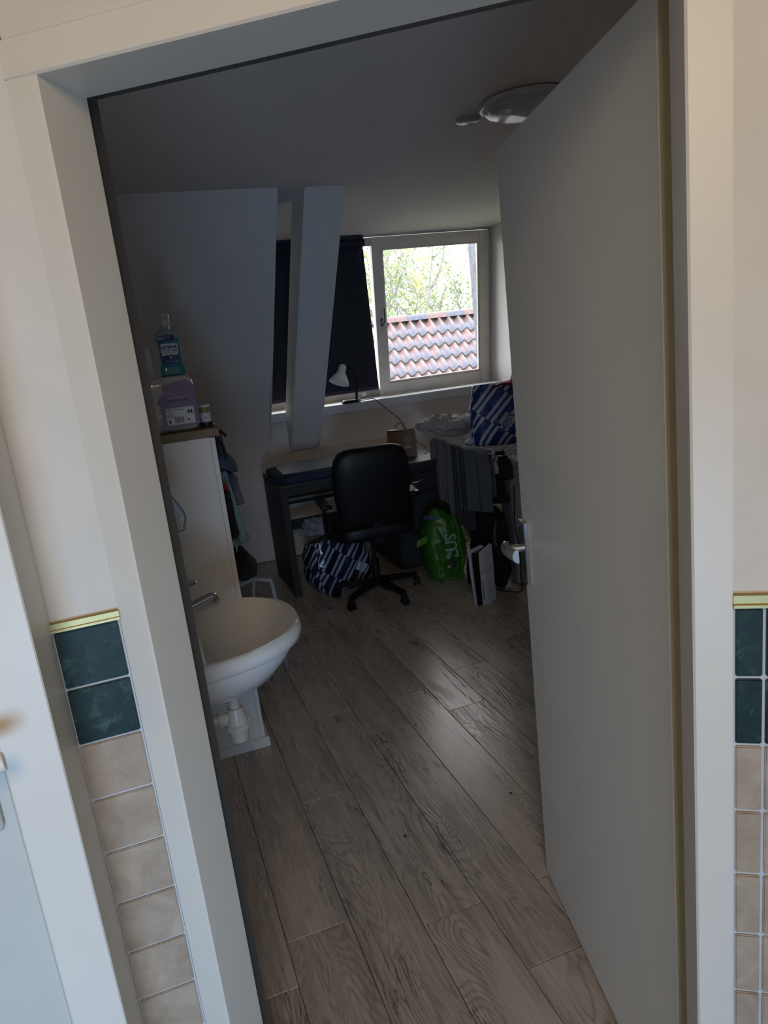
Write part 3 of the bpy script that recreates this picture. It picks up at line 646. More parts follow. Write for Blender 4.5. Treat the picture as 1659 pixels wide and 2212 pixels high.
bm = bmesh.new(); box(bm, (0.035, 2.834, ZT+0.006), (0.0723, 2.843, ZT+0.036), bev=0.001); fin('wrapper_label', bm, M_purpled, parent=tp2)
fm = lambda x, z, y=2.8245: frameM((x, y, z), (1, 0.0, 0.012), (0, 0, 1))
bm = bmesh.new(); box(bm, (0.120, 2.8235, ZT+0.028), (0.224, 2.8275, ZT+0.092), bev=0.0005); wl_ = sub('white_panel', bm, M_labelw, wr)
bm = bmesh.new(); add_text(bm, 'PLUS', 0.017, fm(0.142, ZT+0.148), 0.0004); add_text(bm, 'Toiletpapier', 0.0155, fm(0.165, ZT+0.130), 0.0002)
tube(bm, [Vector((0.140+0.0085*math.cos(a_), 2.8245, ZT+0.106+0.0085*math.sin(a_))) for a_ in [k*0.314 for k in range(20)]], 0.0005, 4, closed=True)
add_text(bm, 'v', 0.012, fm(0.140, ZT+0.1065)); sub('lettering', bm, M_purplel, wr)
bm = bmesh.new(); add_text(bm, 'EXTRA SOFT 3-LAAGS', 0.0078, fm(0.172, ZT+0.119), 0.0003); add_text(bm, '8 ROLLEN  3-LAAGS 200 VEL', 0.0052, fm(0.152, ZT+0.084, 2.823), 0.0002)
for k_ in range(4): box(bm, (0.124, 2.8228, ZT+0.072-k_*0.0045), (0.124+random.uniform(.02, .035), 2.8233, ZT+0.0732-k_*0.0045))
xb = 0.148
while xb < 0.180:
    wv = random.choice((0.0007, 0.0013, 0.0020)); box(bm, (xb, 2.8228, ZT+0.034), (xb+wv, 2.8233, ZT+0.058)); xb += wv+random.choice((0.0008, 0.0014))
for xx in (0.200, 0.210): box(bm, (xx, 2.8228, ZT+0.066), (xx+0.0075, 2.8233, ZT+0.080))
box(bm, (0.127, 2.8228, ZT+0.036), (0.134, 2.8233, ZT+0.048)); box(bm, (0.197, 2.8228, ZT+0.040), (0.203, 2.8233, ZT+0.048))
pr0 = sub('print', bm, M_inkd, wr); pr0['kind'] = 'stuff'
# stacked second roll layer left
tag(fin('paper_packet', puff((-0.070, 2.86, ZT+0.100), (0.049, 2.98, ZT+0.205), 0, 9, amp=0.006), M_kitchen, smooth=True), 'cloudy film bag of paper lying on the left toilet roll pack', 'packet')
bm = bmesh.new(); lathe(bm, [(0.018, 0), (0.056, 0), (0.0575, 0.003), (0.0575, 0.108), (0.056, 0.111), (0.020, 0.111), (0.018, 0.108)], 28, T(0.050, 2.925, ZT+0.2085)); tag(fin('paper_roll', bm, M_kitchen, smooth=True, mods=SMOOTH), 'upright white paper roll left of the mouthwash bottle', 'paper roll')
# mouthwash bottle
MBZ = ZT+0.2105; mb = thing('mouthwash_bottle', 'clear bottle of teal mouthwash standing on the purple toilet paper pack', 'bottle', (0.178, 2.92, MBZ))
Mb = T(0.178, 2.915, MBZ) @ RZ(8)
def rrect(w_, d_, z, M, n=28, p=5.0):
    o = []
    for k in range(n):
        a = 2*math.pi*k/n; c, s = math.cos(a), math.sin(a); L_ = (abs(c)**p+abs(s)**p)**(1/p); o.append(M @ Vector((c/L_*w_, s/L_*d_, z)))
    return o
bm = bmesh.new(); loft(bm, [rrect(a, b_, z, Mb) for a, b_, z in ((.042, .024, 0), (.046, .027, .004), (.046, .027, .036), (.044, .026, .040), (.0395, .023, .042), (.0395, .023, .125), (.044, .026, .128), (.0445, .026, .134))]); fin('bottle_body', bm, M_teal, parent=mb, smooth=True, mods=SMOOTH)
bm = bmesh.new(); loft(bm, [rrect(a, b_, z, Mb, p=pp_) for a, b_, z, pp_ in ((.0445, .026, .134, 5), (.0445, .026, .152, 5), (.041, .024, .160, 4), (.026, .020, .170, 3), (.0155, .0155, .174, 2), (.0155, .0155, .186, 2))]); fin('bottle_shoulder', bm, M_clear, parent=mb, smooth=True, mods=SMOOTH)
bm = bmesh.new(); loft(bm, [rrect(a, a, z, Mb, p=2) for a, z in ((.0175, .184), (.0185, .186), (.0185, .212), (.0205, .214), (.0205, .228), (.0185, .232))]); fin('cap', bm, M_capg, parent=mb, smooth=True, mods=SMOOTH)
LMb = lambda x, z, y=-0.0: Mb @ frameM((x, y, z), (1, 0, 0), (0, 0, 1))
bm = bmesh.new(); box(bm, (-0.034, -0.0245, 0.044), (0.026, -0.0228, 0.076), Mb, bev=0.0004); fl = fin('label_lower', bm, M_labelb, parent=mb)
bm = bmesh.new(); prism(bm, [(-0.034, -0.0246, 0.076), (0.0, -0.0246, 0.079), (0.026, -0.0246, 0.076), (0.029, -0.0246, 0.090), (0.029, -0.0246, 0.119), (-0.034, -0.0246, 0.119)], (0, 0.0018, 0), Mb); fu = fin('label_upper', bm, M_labelw, parent=mb)
bm = bmesh.new(); box(bm, (-0.037, -0.0275, 0.129), (0.022, -0.0258, 0.151), Mb, bev=0.0004); ft = fin('label_top', bm, M_labelb, parent=mb)
bm = bmesh.new(); add_text(bm, 'LISTERINE', 0.0145, LMb(-0.003, 0.106, -0.0249), 0.0006, 0.9); add_text(bm, 'TOTAL CARE', 0.0098, LMb(-0.001, 0.0945, -0.0249), 0.0003, 0.95)
for k_ in range(2): box(bm, (-0.028, -0.0249, 0.083+k_*0.0035), (0.022, -0.02485, 0.0842+k_*0.0035), Mb)
sub('lettering', bm, M_labelb, fu)
bm = bmesh.new(); add_text(bm, '6', 0.016, LMb(-0.003, 0.0685, -0.0248), 0.0004); add_text(bm, ')', 0.012, LMb(0.010, 0.069, -0.0248)); tube(bm, [Mb @ Vector((-0.003+0.017*math.cos(a_), -0.0248, 0.058+0.006*math.sin(a_))) for a_ in [3.0+k*0.3 for k in range(12)]], 0.0005, 4)
for q in ((0.015, 0.049, 0.021, 0.0498), (0.015, 0.0545, 0.021, 0.0553), (0.015, 0.049, 0.0158, 0.0553), (0.0202, 0.049, 0.021, 0.0553)): box(bm, (q[0], -0.0249, q[1]), (q[2], -0.02485, q[3]), Mb)
sub('lettering', bm, M_labelw, fl)
bm = bmesh.new(); add_text(bm, '5X', 0.015, LMb(-0.027, 0.140, -0.0278), 0.0004)
for k_ in range(3): box(bm, (-0.016, -0.0279, 0.146-k_*0.005), (0.012-k_*0.006, -0.02785, 0.1468-k_*0.005), Mb)
sub('lettering', bm, M_labelw, ft)
# little jar and odds right of the pack
jr = thing('small_jar', 'small glass jar with olive label at the right end of the cabinet top', 'jar', (0.268, 2.89, ZT))
bm = bmesh.new(); lathe(bm, [(0.019, 0), (0.0205, 0.004), (0.0205, 0.062), (0.019, 0.066), (0.0, 0.066)], 20, T(0.268, 2.88, ZT+0.02)); fin('glass', bm, M_labelw, parent=jr, smooth=True, mods=SMOOTH)
bm = bmesh.new(); lathe(bm, [(0.0212, 0.036), (0.0212, 0.058)], 20, T(0.268, 2.88, ZT+0.02)); fin('label', bm, M_olive, parent=jr, smooth=True, mods=SMOOTH)
bm = bmesh.new(); lathe(bm, [(0.024, 0), (0.024, 0.02)], 20, T(0.268, 2.88, ZT)); fin('lid', bm, M_inkd, parent=jr, smooth=True, mods=SMOOTH)
bm = bmesh.new(); add_text(bm, '0', 0.010, frameM((0.266, 2.8585, ZT+0.037), (1, 0, 0), (0, 0, 1)), 0.0005); fin('lettering', bm, M_inkd, parent=jr)
bm = bmesh.new(); box(bm, (-0.004, -0.03, 0), (0.004, 0.03, 0.006), T(0.288, 2.925, ZT) @ RZ(-35), bev=0.002); tag(fin('nail_clipper', bm, M_steel), 'small metal clipper lying behind the jar at the cabinet edge', 'clipper')
# over-door hook and hanging clothes on the cabinet front
hk = thing('hook_rail', 'black over-door hook rail at the top right edge of the cabinet', 'hook', (0.30, 3.02, 1.3))
for y_ in (2.96, 3.12, 3.26):
    bm = bmesh.new(); box(bm, (0.2995, y_, 1.24), (0.3035, y_+0.02, 1.372)); box(bm, (0.25, y_, 1.3695), (0.3035, y_+0.02, 1.3735)); fin('strap', bm, M_black, parent=hk)
    bm = bmesh.new(); tube(bm, smooth_path([(0.302, y_+0.01, 1.345), (0.325, y_+0.01, 1.335), (0.345, y_+0.01, 1.312)], 4), 0.007, 8); fin('hook', bm, M_black, parent=hk, smooth=True)
bm = bmesh.new(); pts = smooth_path([(0.305, 2.98, 1.31), (0.322, 2.985, 1.28), (0.330, 2.99, 1.23), (0.322, 3.0, 1.19)], 5); tube(bm, pts, 0.006, 8)
tube(bm, smooth_path([(0.303, 2.99, 1.31), (0.308, 2.995, 1.25), (0.312, 3.0, 1.19)], 5), 0.004, 8); tag(fin('bag_strap', bm, M_blackc, smooth=True), 'black strap looped over the hook above the blue cap', 'strap')
cap = thing('baseball_cap', 'dark blue cap hanging from the hook beside the cabinet', 'cap', (0.34, 3.05, 1.14))
bm = bmesh.new(); bmesh.ops.create_uvsphere(bm, u_segments=24, v_segments=12, radius=1.0)
for v in list(bm.verts):
    if v.co.z < -0.15: v.co.z = -0.15
    v.co = Vector((0.318, 3.06, 1.185)) + Vector((v.co.x*0.062+v.co.z*0.01, v.co.y*0.085, v.co.z*0.062+v.co.x*-0.030))
fin('crown', bm, M_denim, parent=cap, smooth=True)
sheet('brim', lambda u, v: Vector((0.330+0.045*v*math.sin(math.pi*u)**0.5, 2.995+0.13*u, 1.172-0.050*v-0.012*math.cos(math.pi*u)**2)), 16, 8, M_denim, parent=cap, thick=0.004)
def hang(name, label, cat, x0, x1, ya, yb, z0, z1, m, seed, thick=0.006, flare=0.0, folds=3, slant=0.0):
    def f(u, v):
        z = z1-(z1-z0)*v - slant*u*v
        w_ = 0.55+0.45*v**0.7
        x = x0+(x1+flare*v-x0)*u*w_ + 0.010*math.sin(folds*2*math.pi*u+seed)*(0.4+0.6*v)
        y = ya+(yb-ya)*(0.5+(u-0.5)*w_)+0.012*math.cos(folds*2*math.pi*u+seed)
        return Vector((x+0.004*noise.noise(Vector((u*6, v*9, seed))), y, z+0.006*noise.noise(Vector((u*8, 2, seed)))))
    o = sheet(name, f, 40, 40, m, thick=thick); return tag(o, label, cat)
hang('terry_towel', 'light blue terry towel hanging beside the cabinet below the cap', 'towel', 0.306, 0.352, 3.04, 3.15, 0.80, 1.155, M_bluet, 1.3, 0.008, 0.050, 1.6, slant=-0.035)
hang('mauve_cloth', 'mauve-grey cloth hanging behind the light blue towel', 'clothing', 0.312, 0.378, 3.20, 3.30, 0.96, 1.300, M_mauve, 0.4, 0.006, 0.035, 1.5)
hang('red_cloth', 'small bit of red fabric showing under the cap', 'clothing', 0.301, 0.318, 2.985, 3.01, 1.05, 1.115, M_red, 2.0, 0.004, 0.0, 1)
hang('black_strap_bag', 'black fabric bag hanging in front of the light blue towel', 'bag', 0.296, 0.315, 2.90, 2.98, 0.89, 1.09, M_blackc, 3.4, 0.012, 0.0, 1.2)
crumple('dark_clothes_bundle', (0.345, 3.20, 0.655), (0.055, 0.10, 0.115), 4.0, 0.008, 14, M_blackc, sub_=4); tag(bpy.data.objects['dark_clothes_bundle'], 'dark bundle of clothes hanging low beside the cabinet', 'clothing')
# bent grey tube behind the basin
tr = thing('tubular_stand', 'bent grey metal tube stand showing behind the washbasin rim', 'stand', (0.40, 3.2, 0))
bm = bmesh.new(); tube(bm, smooth_path([(0.345, 3.56, 0.0), (0.345, 3.56, 0.44), (0.375, 3.55, 0.495), (0.43, 3.53, 0.51), (0.485, 3.51, 0.50), (0.515, 3.50, 0.45), (0.52, 3.50, 0.0)], 6), 0.011, 10); fin('frame_tube', bm, M_tube, parent=tr, smooth=True)
bm = bmesh.new(); tube(bm, [(0.43, 3.53, 0.508), (0.425, 3.60, 0.42), (0.42, 3.66, 0.0)], 0.008, 8); fin('brace', bm, M_tube, parent=tr, smooth=True)

# ------------------------------------------------------------------ washbasin
wb = thing('washbasin', 'white ceramic wall-mounted washbasin at the left behind the door frame', 'washbasin', (0.1, 2.07, 0.64))
BC = 2.065
def dshape(ax, bx, back, n=56, inset=0.0, cx=0.0, squash=1.0, p=2.25):
    o = []
    for k in range(n):
        a = 2*math.pi*k/n; c, s = math.cos(a), math.sin(a)
        if c >= 0: x = cx+(ax)*abs(c)**(2/p); 
        else: x = cx-(cx-back)*min(1.0, abs(c)*1.6)**0.38
        y = bx*math.copysign(abs(s)**(2/p), s)
        o.append((x, y*squash))
    return o
def brings(lst): return [[Vector((x, BC+y, z)) for x, y in dshape(ax, bx, bk, cx=cx)] for ax, bx, bk, cx, z in lst]
bm = bmesh.new()
loft(bm, brings([(0.10, 0.09, 0.00, 0.05, 0.665), (0.17, 0.15, -0.076, 0.04, 0.672), (0.245, 0.205, -0.076, 0.03, 0.705), (0.295, 0.245, -0.076, 0.02, 0.750), (0.318, 0.262, -0.076, 0.02, 0.785), (0.322, 0.264, -0.076, 0.02, 0.797), (0.332, 0.270, -0.076, 0.02, 0.799),
  (0.344, 0.279, -0.076, 0.02, 0.806), (0.348, 0.283, -0.076, 0.02, 0.825), (0.342, 0.279, -0.076, 0.02, 0.842), (0.326, 0.268, -0.074, 0.02, 0.850), (0.308, 0.256, 0.04, 0.05, 0.849), (0.285, 0.246, 0.062, 0.055, 0.838), (0.268, 0.238, 0.066, 0.06, 0.822),
  (0.235, 0.215, 0.072, 0.065, 0.775), (0.18, 0.17, 0.08, 0.075, 0.735), (0.10, 0.10, 0.09, 0.10, 0.717), (0.03, 0.03, 0.11, 0.13, 0.714)]))
for v in bm.verts:     # inner radii are measured from a centre that moves forward, keep the bowl concentric
    pass
fin('bowl', bm, M_ceram, parent=wb, smooth=True, mods=[('EDGE_SPLIT', {'split_angle': R(60)})])
bm = bmesh.new(); lathe(bm, [(0.0, 0.0), (0.020, 0.0), (0.022, 0.003), (0.022, 0.006)], 20, T(0.145, BC, 0.712)); fin('drain', bm, M_chrome, parent=wb, smooth=True)
bm = bmesh.new(); lathe(bm, [(0.0, 0.004), (0.006, 0.004), (0.008, 0.0)], 14, T(0.069, BC-0.09, 0.80) @ RY(80)); fin('overflow', bm, M_chrome, parent=wb, smooth=True)
fc = thing('mixer_tap', 'chrome single-lever mixer tap on the back ledge of the washbasin', 'tap', (0.0, 2.15, 0.85))
bm = bmesh.new(); lathe(bm, [(0.026, 0.0), (0.026, 0.004), (0.021, 0.008), (0.020, 0.06), (0.022, 0.066), (0.022, 0.085), (0.0, 0.092)], 24, T(-0.022, 2.13, 0.8505)); fin('tap_body', bm, M_chrome, parent=fc, smooth=True, mods=SMOOTH)
bm = bmesh.new(); tube(bm, smooth_path([(-0.022, 2.13, 0.888), (0.02, 2.14, 0.892), (0.085, 2.165, 0.902), (0.122, 2.18, 0.908), (0.134, 2.184, 0.905), (0.136, 2.185, 0.893)], 5), [0.0135]*18+[0.0130]*8, 14); fin('spout', bm, M_chrome, parent=fc, smooth=True, mods=SMOOTH)
bm = bmesh.new(); tube(bm, smooth_path([(-0.022, 2.13, 0.944), (0.02, 2.155, 0.950), (0.070, 2.18, 0.956), (0.088, 2.20, 0.957), (0.078, 2.215, 0.957), (0.02, 2.185, 0.951), (-0.022, 2.145, 0.944)], 5), 0.0045, 10); fin('lever', bm, M_chrome, parent=fc, smooth=True)
# bottle trap
bt = thing('bottle_trap', 'white plastic bottle trap hanging under the washbasin', 'drain trap', (0.13, 2.03, 0.49))
TX, TY = 0.128, 2.03
def lat(name, prof, m=M_pvc, M=None): 
    bm = bmesh.new(); lathe(bm, prof, 24, M or T(TX, TY, 0)); return fin(name, bm, m, parent=bt, smooth=True, mods=SMOOTH)
lat('tail_pipe', [(0.016, 0.62), (0.016, 0.672)], mat('pale_green_pvc', (0.52, 0.52, 0.43), 0.4))
lat('top_nut', [(0.019, 0.632), (0.026, 0.634), (0.026, 0.650), (0.021, 0.653)]); lat('neck', [(0.0165, 0.595), (0.0165, 0.636), (0.021, 0.640)])
lat('trap_body', [(0.020, 0.598), (0.023, 0.600), (0.025, 0.592), (0.033, 0.560), (0.0345, 0.545), (0.0345, 0.538)])
lat('cup', [(0.0, 0.487), (0.022, 0.488), (0.0275, 0.494), (0.030, 0.530), (0.0375, 0.532), (0.0375, 0.548), (0.030, 0.552)])
bm = bmesh.new(); tube(bm, [(TX, TY, 0.573), (-0.078, TY, 0.573)], 0.0165, 16); fin('outlet_pipe', bm, M_pvc, parent=bt, smooth=True, mods=SMOOTH)
bm = bmesh.new(); tube(bm, [(TX-0.052, TY, 0.573), (TX-0.030, TY, 0.573)], 0.024, 8); fin('outlet_nut', bm, M_pvc, parent=bt)
bm = bmesh.new(); tube(bm, [(-0.079, 2.10, 0.60), (-0.02, 2.10, 0.60), (0.005, 2.10, 0.60)], [0.012, 0.009, 0.011], 12); tag(fin('angle_valve', bm, M_chrome, smooth=True), 'small chrome stop valve beside the white trap outlet', 'valve')
# wedge-shaped holder on the wall above the basin
ho = thing('wall_holder', 'grey wedge-shaped wall holder with cream block above the washbasin tap', 'holder', (0.0, 2.32, 1.11))
bm = bmesh.new(); prism(bm, [(-0.079, 2.30, 1.125), (0.088, 2.30, 1.152), (0.094, 2.30, 1.166), (0.042, 2.30, 1.262), (0.036, 2.30, 1.268), (-0.079, 2.30, 1.268)], (0, 0.09, 0)); fin('bracket', bm, mat('grey_translucent_plastic', (0.27, 0.27, 0.265), 0.2), parent=ho)
bm = bmesh.new(); box(bm, (-0.079, 2.298, 1.110), (0.080, 2.392, 1.152), bev=0.008, seg=3); fin('cream_block', bm, mat('cream_block', (0.60, 0.57, 0.50), 0.6), parent=ho)
bm = bmesh.new(); tube(bm, smooth_path([(-0.079, 2.296, 1.104), (0.075, 2.296, 1.106), (0.090, 2.296, 1.120), (0.096, 2.296, 1.165), (0.042, 2.296, 1.268)], 4), 0.003, 8); fin('rim', bm, mat('grey_translucent_plastic', (0.27, 0.27, 0.265), 0.2), parent=ho)

# ------------------------------------------------------------------ ceiling lamp
cl = thing('ceiling_lamp', 'round glossy flush ceiling lamp partly hidden by the open door', 'ceiling lamp', (1.70, 2.74, 2.485))
bm = bmesh.new(); lathe(bm, [(0.175, 0), (0.185, -0.006), (0.185, -0.022), (0.178, -0.026)], 48, T(1.70, 2.74, 2.4845)); fin('base_ring', bm, M_lampw, parent=cl, smooth=True, mods=SMOOTH)
bm = bmesh.new(); lathe(bm, [(0.176, -0.024), (0.172, -0.034), (0.150, -0.048), (0.110, -0.058), (0.060, -0.063), (0.0, -0.065)], 48, T(1.70, 2.74, 2.4845)); fin('dome', bm, M_dome, parent=cl, smooth=True)
bm = bmesh.new(); lathe(bm, [(0.050, 0), (0.052, -0.005), (0.050, -0.014), (0.040, -0.018), (0.0, -0.018)], 28, T(1.555, 2.965, 2.4845)); tag(fin('ceiling_rose', bm, mat('clear_cover', (0.42, 0.42, 0.41), 0.15), smooth=True, mods=SMOOTH), 'small round clear cover on the ceiling next to the lamp', 'ceiling cover')

# ------------------------------------------------------------------ desk
dk = thing('desk', 'dark grey desk with drawer and cupboard under the window', 'desk', (1.42, 4.85, 0))
X0, X1, Y0, Y1 = 0.812, 2.020, 4.55, 5.17
bm = bmesh.new(); box(bm, (X0, Y0, 0.752), (X1, Y1, 0.778), bev=0.002); fin('desktop', bm, M_deskt, parent=dk)
bm = bmesh.new(); box(bm, (X0, Y0+0.004, 0), (X0+0.045, Y0+0.06, 0.751), bev=0.0015); fin('leg', bm, M_desk, parent=dk)
bm = bmesh.new(); box(bm, (X0+0.002, Y0+0.061, 0), (X0+0.022, Y1-0.005, 0.751), bev=0.0015); fin('side_panel', bm, M_desk, parent=dk)
bm = bmesh.new(); box(bm, (X1-0.085, Y0+0.004, 0), (X1-0.002, Y1-0.005, 0.751), bev=0.0015); fin('side_panel', bm, M_desk, parent=dk)
bm = bmesh.new(); box(bm, (X0+0.046, Y0+0.012, 0.70), (X1-0.086, Y0+0.03, 0.751)); fin('apron', bm, M_desk, parent=dk)
bm = bmesh.new(); box(bm, (X0+0.05, Y0+0.03, 0.662), (1.58, Y0+0.38, 0.678), bev=0.001); fin('keyboard_tray', bm, mat('tray_grey', (0.12, 0.12, 0.12), 0.4), parent=dk)
for za, zb in ((0.52, 0.60), (0.325, 0.40)):
    bm = bmesh.new(); box(bm, (X0+0.023, Y1-0.03, za), (1.60, Y1-0.012, zb)); fin('back_rail', bm, M_desk, parent=dk)
bm = bmesh.new(); box(bm, (1.605, Y0+0.03, 0.02), (1.625, Y1-0.01, 0.699)); box(bm, (1.625, Y0+0.03, 0.02), (X1-0.086, Y1-0.01, 0.04)); box(bm, (1.625, Y1-0.03, 0.04), (X1-0.086, Y1-0.01, 0.699)); fin('cupboard_carcass', bm, M_desk, parent=dk)
bm = bmesh.new(); box(bm, (1.608, Y0+0.008, 0.575), (X1-0.089, Y0+0.026, 0.696), bev=0.0015); dw_ = fin('drawer', bm, M_desk, parent=dk)
bm = bmesh.new(); pts = [(1.725+0.135*t, Y0-0.004-0.014*math.sin(math.pi*t), 0.650+0.012*math.sin(math.pi*2*(t-0.5))*0.6) for t in [i/14 for i in range(15)]]
tube(bm, pts, [0.002+0.004*math.sin(math.pi*i/14) for i in range(15)], 10); sub('drawer_handle', bm, M_satin, dw_, smooth=True)
bm = bmesh.new(); box(bm, (1.608, Y0+0.008, 0.035), (X1-0.089, Y0+0.026, 0.570), bev=0.0015); dd2 = fin('cupboard_door', bm, M_desk, parent=dk)
bm = bmesh.new(); lathe(bm, [(0.0, 0), (0.010, 0.0), (0.013, 0.01), (0.011, 0.02), (0.0, 0.022)], 14, T(1.632, Y0+0.008, 0.35) @ RX(90)); sub('door_knob', bm, M_black, dd2, smooth=True)
# padded blue bag with a grey sheet on the desk
pb = thing('padded_case', 'dark blue padded case with grey top lying on the left of the desk', 'case', (1.12, 4.78, 0.778))
bm = puff((0.800, 4.515, 0.779), (1.46, 5.03, 0.845), 0, 11, n=20, amp=0.004, p=6); fin('case_body', bm, M_navy, parent=pb, smooth=True)
bm = bmesh.new(); prism(bm, [(0.850, 4.56, 0.846), (1.44, 4.535, 0.846), (1.44, 5.00, 0.846), (0.915, 5.00, 0.846), (0.865, 4.90, 0.846)], (0, 0, 0.004)); fin('top_sheet', bm, mat('grey_vinyl', (0.20, 0.21, 0.235), 0.45), parent=pb)
bm = bmesh.new(); tube(bm, smooth_path([(0.802, 4.60, 0.80), (0.775, 4.66, 0.79), (0.77, 4.78, 0.79), (0.80, 4.84, 0.80)], 4), 0.006, 8); fin('carry_handle', bm, M_blackc, parent=pb, smooth=True)
# kraft paper bag
kb = thing('paper_bag', 'brown kraft paper carrier bag with round printed logo standing on the desk', 'paper bag', (1.80, 4.83, 0.778))
Mk = T(1.79, 4.80, 0.7785) @ RZ(-12)
bm = bmesh.new()
pr_ = [(-0.098, 0.0), (0.098, 0.0), (0.098, 0.088), (-0.098, 0.088)]
ring = lambda z, s: [Mk @ Vector((x+(0.003*noise.noise(Vector((x*20, y*20, z*20)))), (0.044+(y-0.044)*s), z)) for x, y in pr_]
loft(bm, [ring(0, 1.0), ring(0.05, 1.02), ring(0.12, 0.97), ring(0.195, 0.85)], cap1=False); fin('bag_body', bm, M_paper, parent=kb, mods=[('SOLIDIFY', {'thickness': 0.0015})])
bm = bmesh.new()
for y_ in (0.018, 0.066):
    tube(bm, smooth_path([Mk @ Vector((-0.035, y_, 0.17)), Mk @ Vector((-0.036, y_, 0.215)), Mk @ Vector((-0.02, y_, 0.245)), Mk @ Vector((0.01, y_, 0.248)), Mk @ Vector((0.028, y_, 0.215)), Mk @ Vector((0.030, y_, 0.17))], 5), 0.0025, 8)
fin('twisted_handle', bm, mat('paper_cord', (0.20, 0.16, 0.11), 0.8), parent=kb, smooth=True)
bm = bmesh.new(); F0 = lambda x, z: Mk @ frameM((x, -0.0035+0.05*max(0, (z-0.12))*0.55, z), (1, 0, 0), (0, 0, 1))
tube(bm, [Mk @ Vector((0.035+0.027*math.cos(a_), -0.0015+0.0035, 0.135+0.027*math.sin(a_))) for a_ in [k*0.2094 for k in range(30)]], 0.0018, 6, closed=True)
add_text(bm, '\u00e6', 0.042, Mk @ frameM((0.035, -0.0008, 0.135), (1, 0, 0), (0, 0, 1)), 0.0006); add_text(bm, 'ellia', 0.034, Mk @ frameM((0.034, -0.0035, 0.080), (1, 0, 0), (0, 0, 1)), 0.001); fin('lettering', bm, M_print, parent=kb)
bm = bmesh.new(); box(bm, (-0.036, -0.02, 0), (0.036, 0.06, 0.010), Mk @ T(-0.058, 0.02, 0.197) @ RY(4), bev=0.003, seg=2); tag(fin('wallet', bm, M_inkd), 'dark flat wallet lying across the top of the paper bag', 'wallet')
# desk lamp
dl = thing('desk_lamp', 'small clip desk lamp with white shade and black neck on the window sill', 'lamp', (1.66, 5.53, 1.168))
bm = bmesh.new(); box(bm, (1.575, 5.455, 1.169), (1.700, 5.51, 1.186), bev=0.006, seg=2); fin('base_clip', bm, M_black, parent=dl)
bm = bmesh.new(); box(bm, (1.590, 5.47, 1.1865), (1.735, 5.53, 1.193), bev=0.002); box(bm, (1.70, 5.46, 1.170), (1.722, 5.50, 1.186), bev=0.002); fin('clip_plate', bm, mat('transparent_grey_plastic', (0.38, 0.40, 0.42), 0.15), parent=dl)
bm = bmesh.new(); tube(bm, smooth_path([(1.700, 5.50, 1.192), (1.706, 5.49, 1.27), (1.698, 5.475, 1.345), (1.675, 5.455, 1.400), (1.642, 5.44, 1.435), (1.617, 5.43, 1.445)], 6), 0.0105, 12); fin('gooseneck', bm, M_black, parent=dl, smooth=True)
ax_ = (Vector((1.535, 5.40, 1.325))-Vector((1.600, 5.43, 1.468))).normalized(); Msh = Vector((1.604, 5.43, 1.474)); q_ = ax_.to_track_quat('Z', 'Y').to_matrix().to_4x4()
bm = bmesh.new(); lathe(bm, [(0.012, 0.0), (0.024, 0.006), (0.030, 0.020), (0.031, 0.055), (0.036, 0.070), (0.055, 0.095), (0.074, 0.130), (0.080, 0.150), (0.077, 0.150), (0.070, 0.130), (0.052, 0.098), (0.030, 0.07), (0.02, 0.03), (0.0, 0.02)], 32, Matrix.Translation(Msh) @ q_)
fin('shade', bm, M_lampw, parent=dl, smooth=True, mods=SMOOTH)
bm = bmesh.new(); tube(bm, smooth_path([(1.722, 5.48, 1.175), (1.76, 5.47, 1.178), (1.80, 5.452, 1.182), (1.835, 5.44, 1.172), (1.885, 5.43, 1.118), (1.925, 5.40, 1.075), (1.965, 5.36, 1.03), (1.995, 5.28, 0.965), (1.965, 5.10, 0.90), (1.985, 4.98, 0.845), (2.01, 4.90, 0.805), (1.985, 4.84, 0.784), (1.96, 4.83, 0.782)], 6), 0.0028, 8); fin('power_cord', bm, M_black, parent=dl, smooth=True)
# yellow bottle on the sill behind the post
yb = thing('yellow_bottle', 'yellow and white plastic bottle on the sill right behind the sloping post', 'bottle', (1.40, 5.56, 1.168))
bm = bmesh.new(); loft(bm, [[Vector((1.378+x*s_, 5.53+y*s_, z)) for x, y in ((-.035, -.03), (.052, -.03), (.052, .03), (-.035, .03))] for s_, z in ((1.0, 1.1685), (1.0, 1.225), (0.92, 1.25), (0.85, 1.255))]); fin('bottle_body', bm, M_yellow, parent=yb)
bm = bmesh.new(); loft(bm, [[Vector((1.375+x*s_, 5.53+y*s_, z)) for x, y in ((-.035, -.03), (.052, -.03), (.052, .03), (-.035, .03))] for s_, z in ((0.85, 1.2555), (0.7, 1.30), (0.3, 1.33))]); fin('bottle_top', bm, M_lampw, parent=yb)

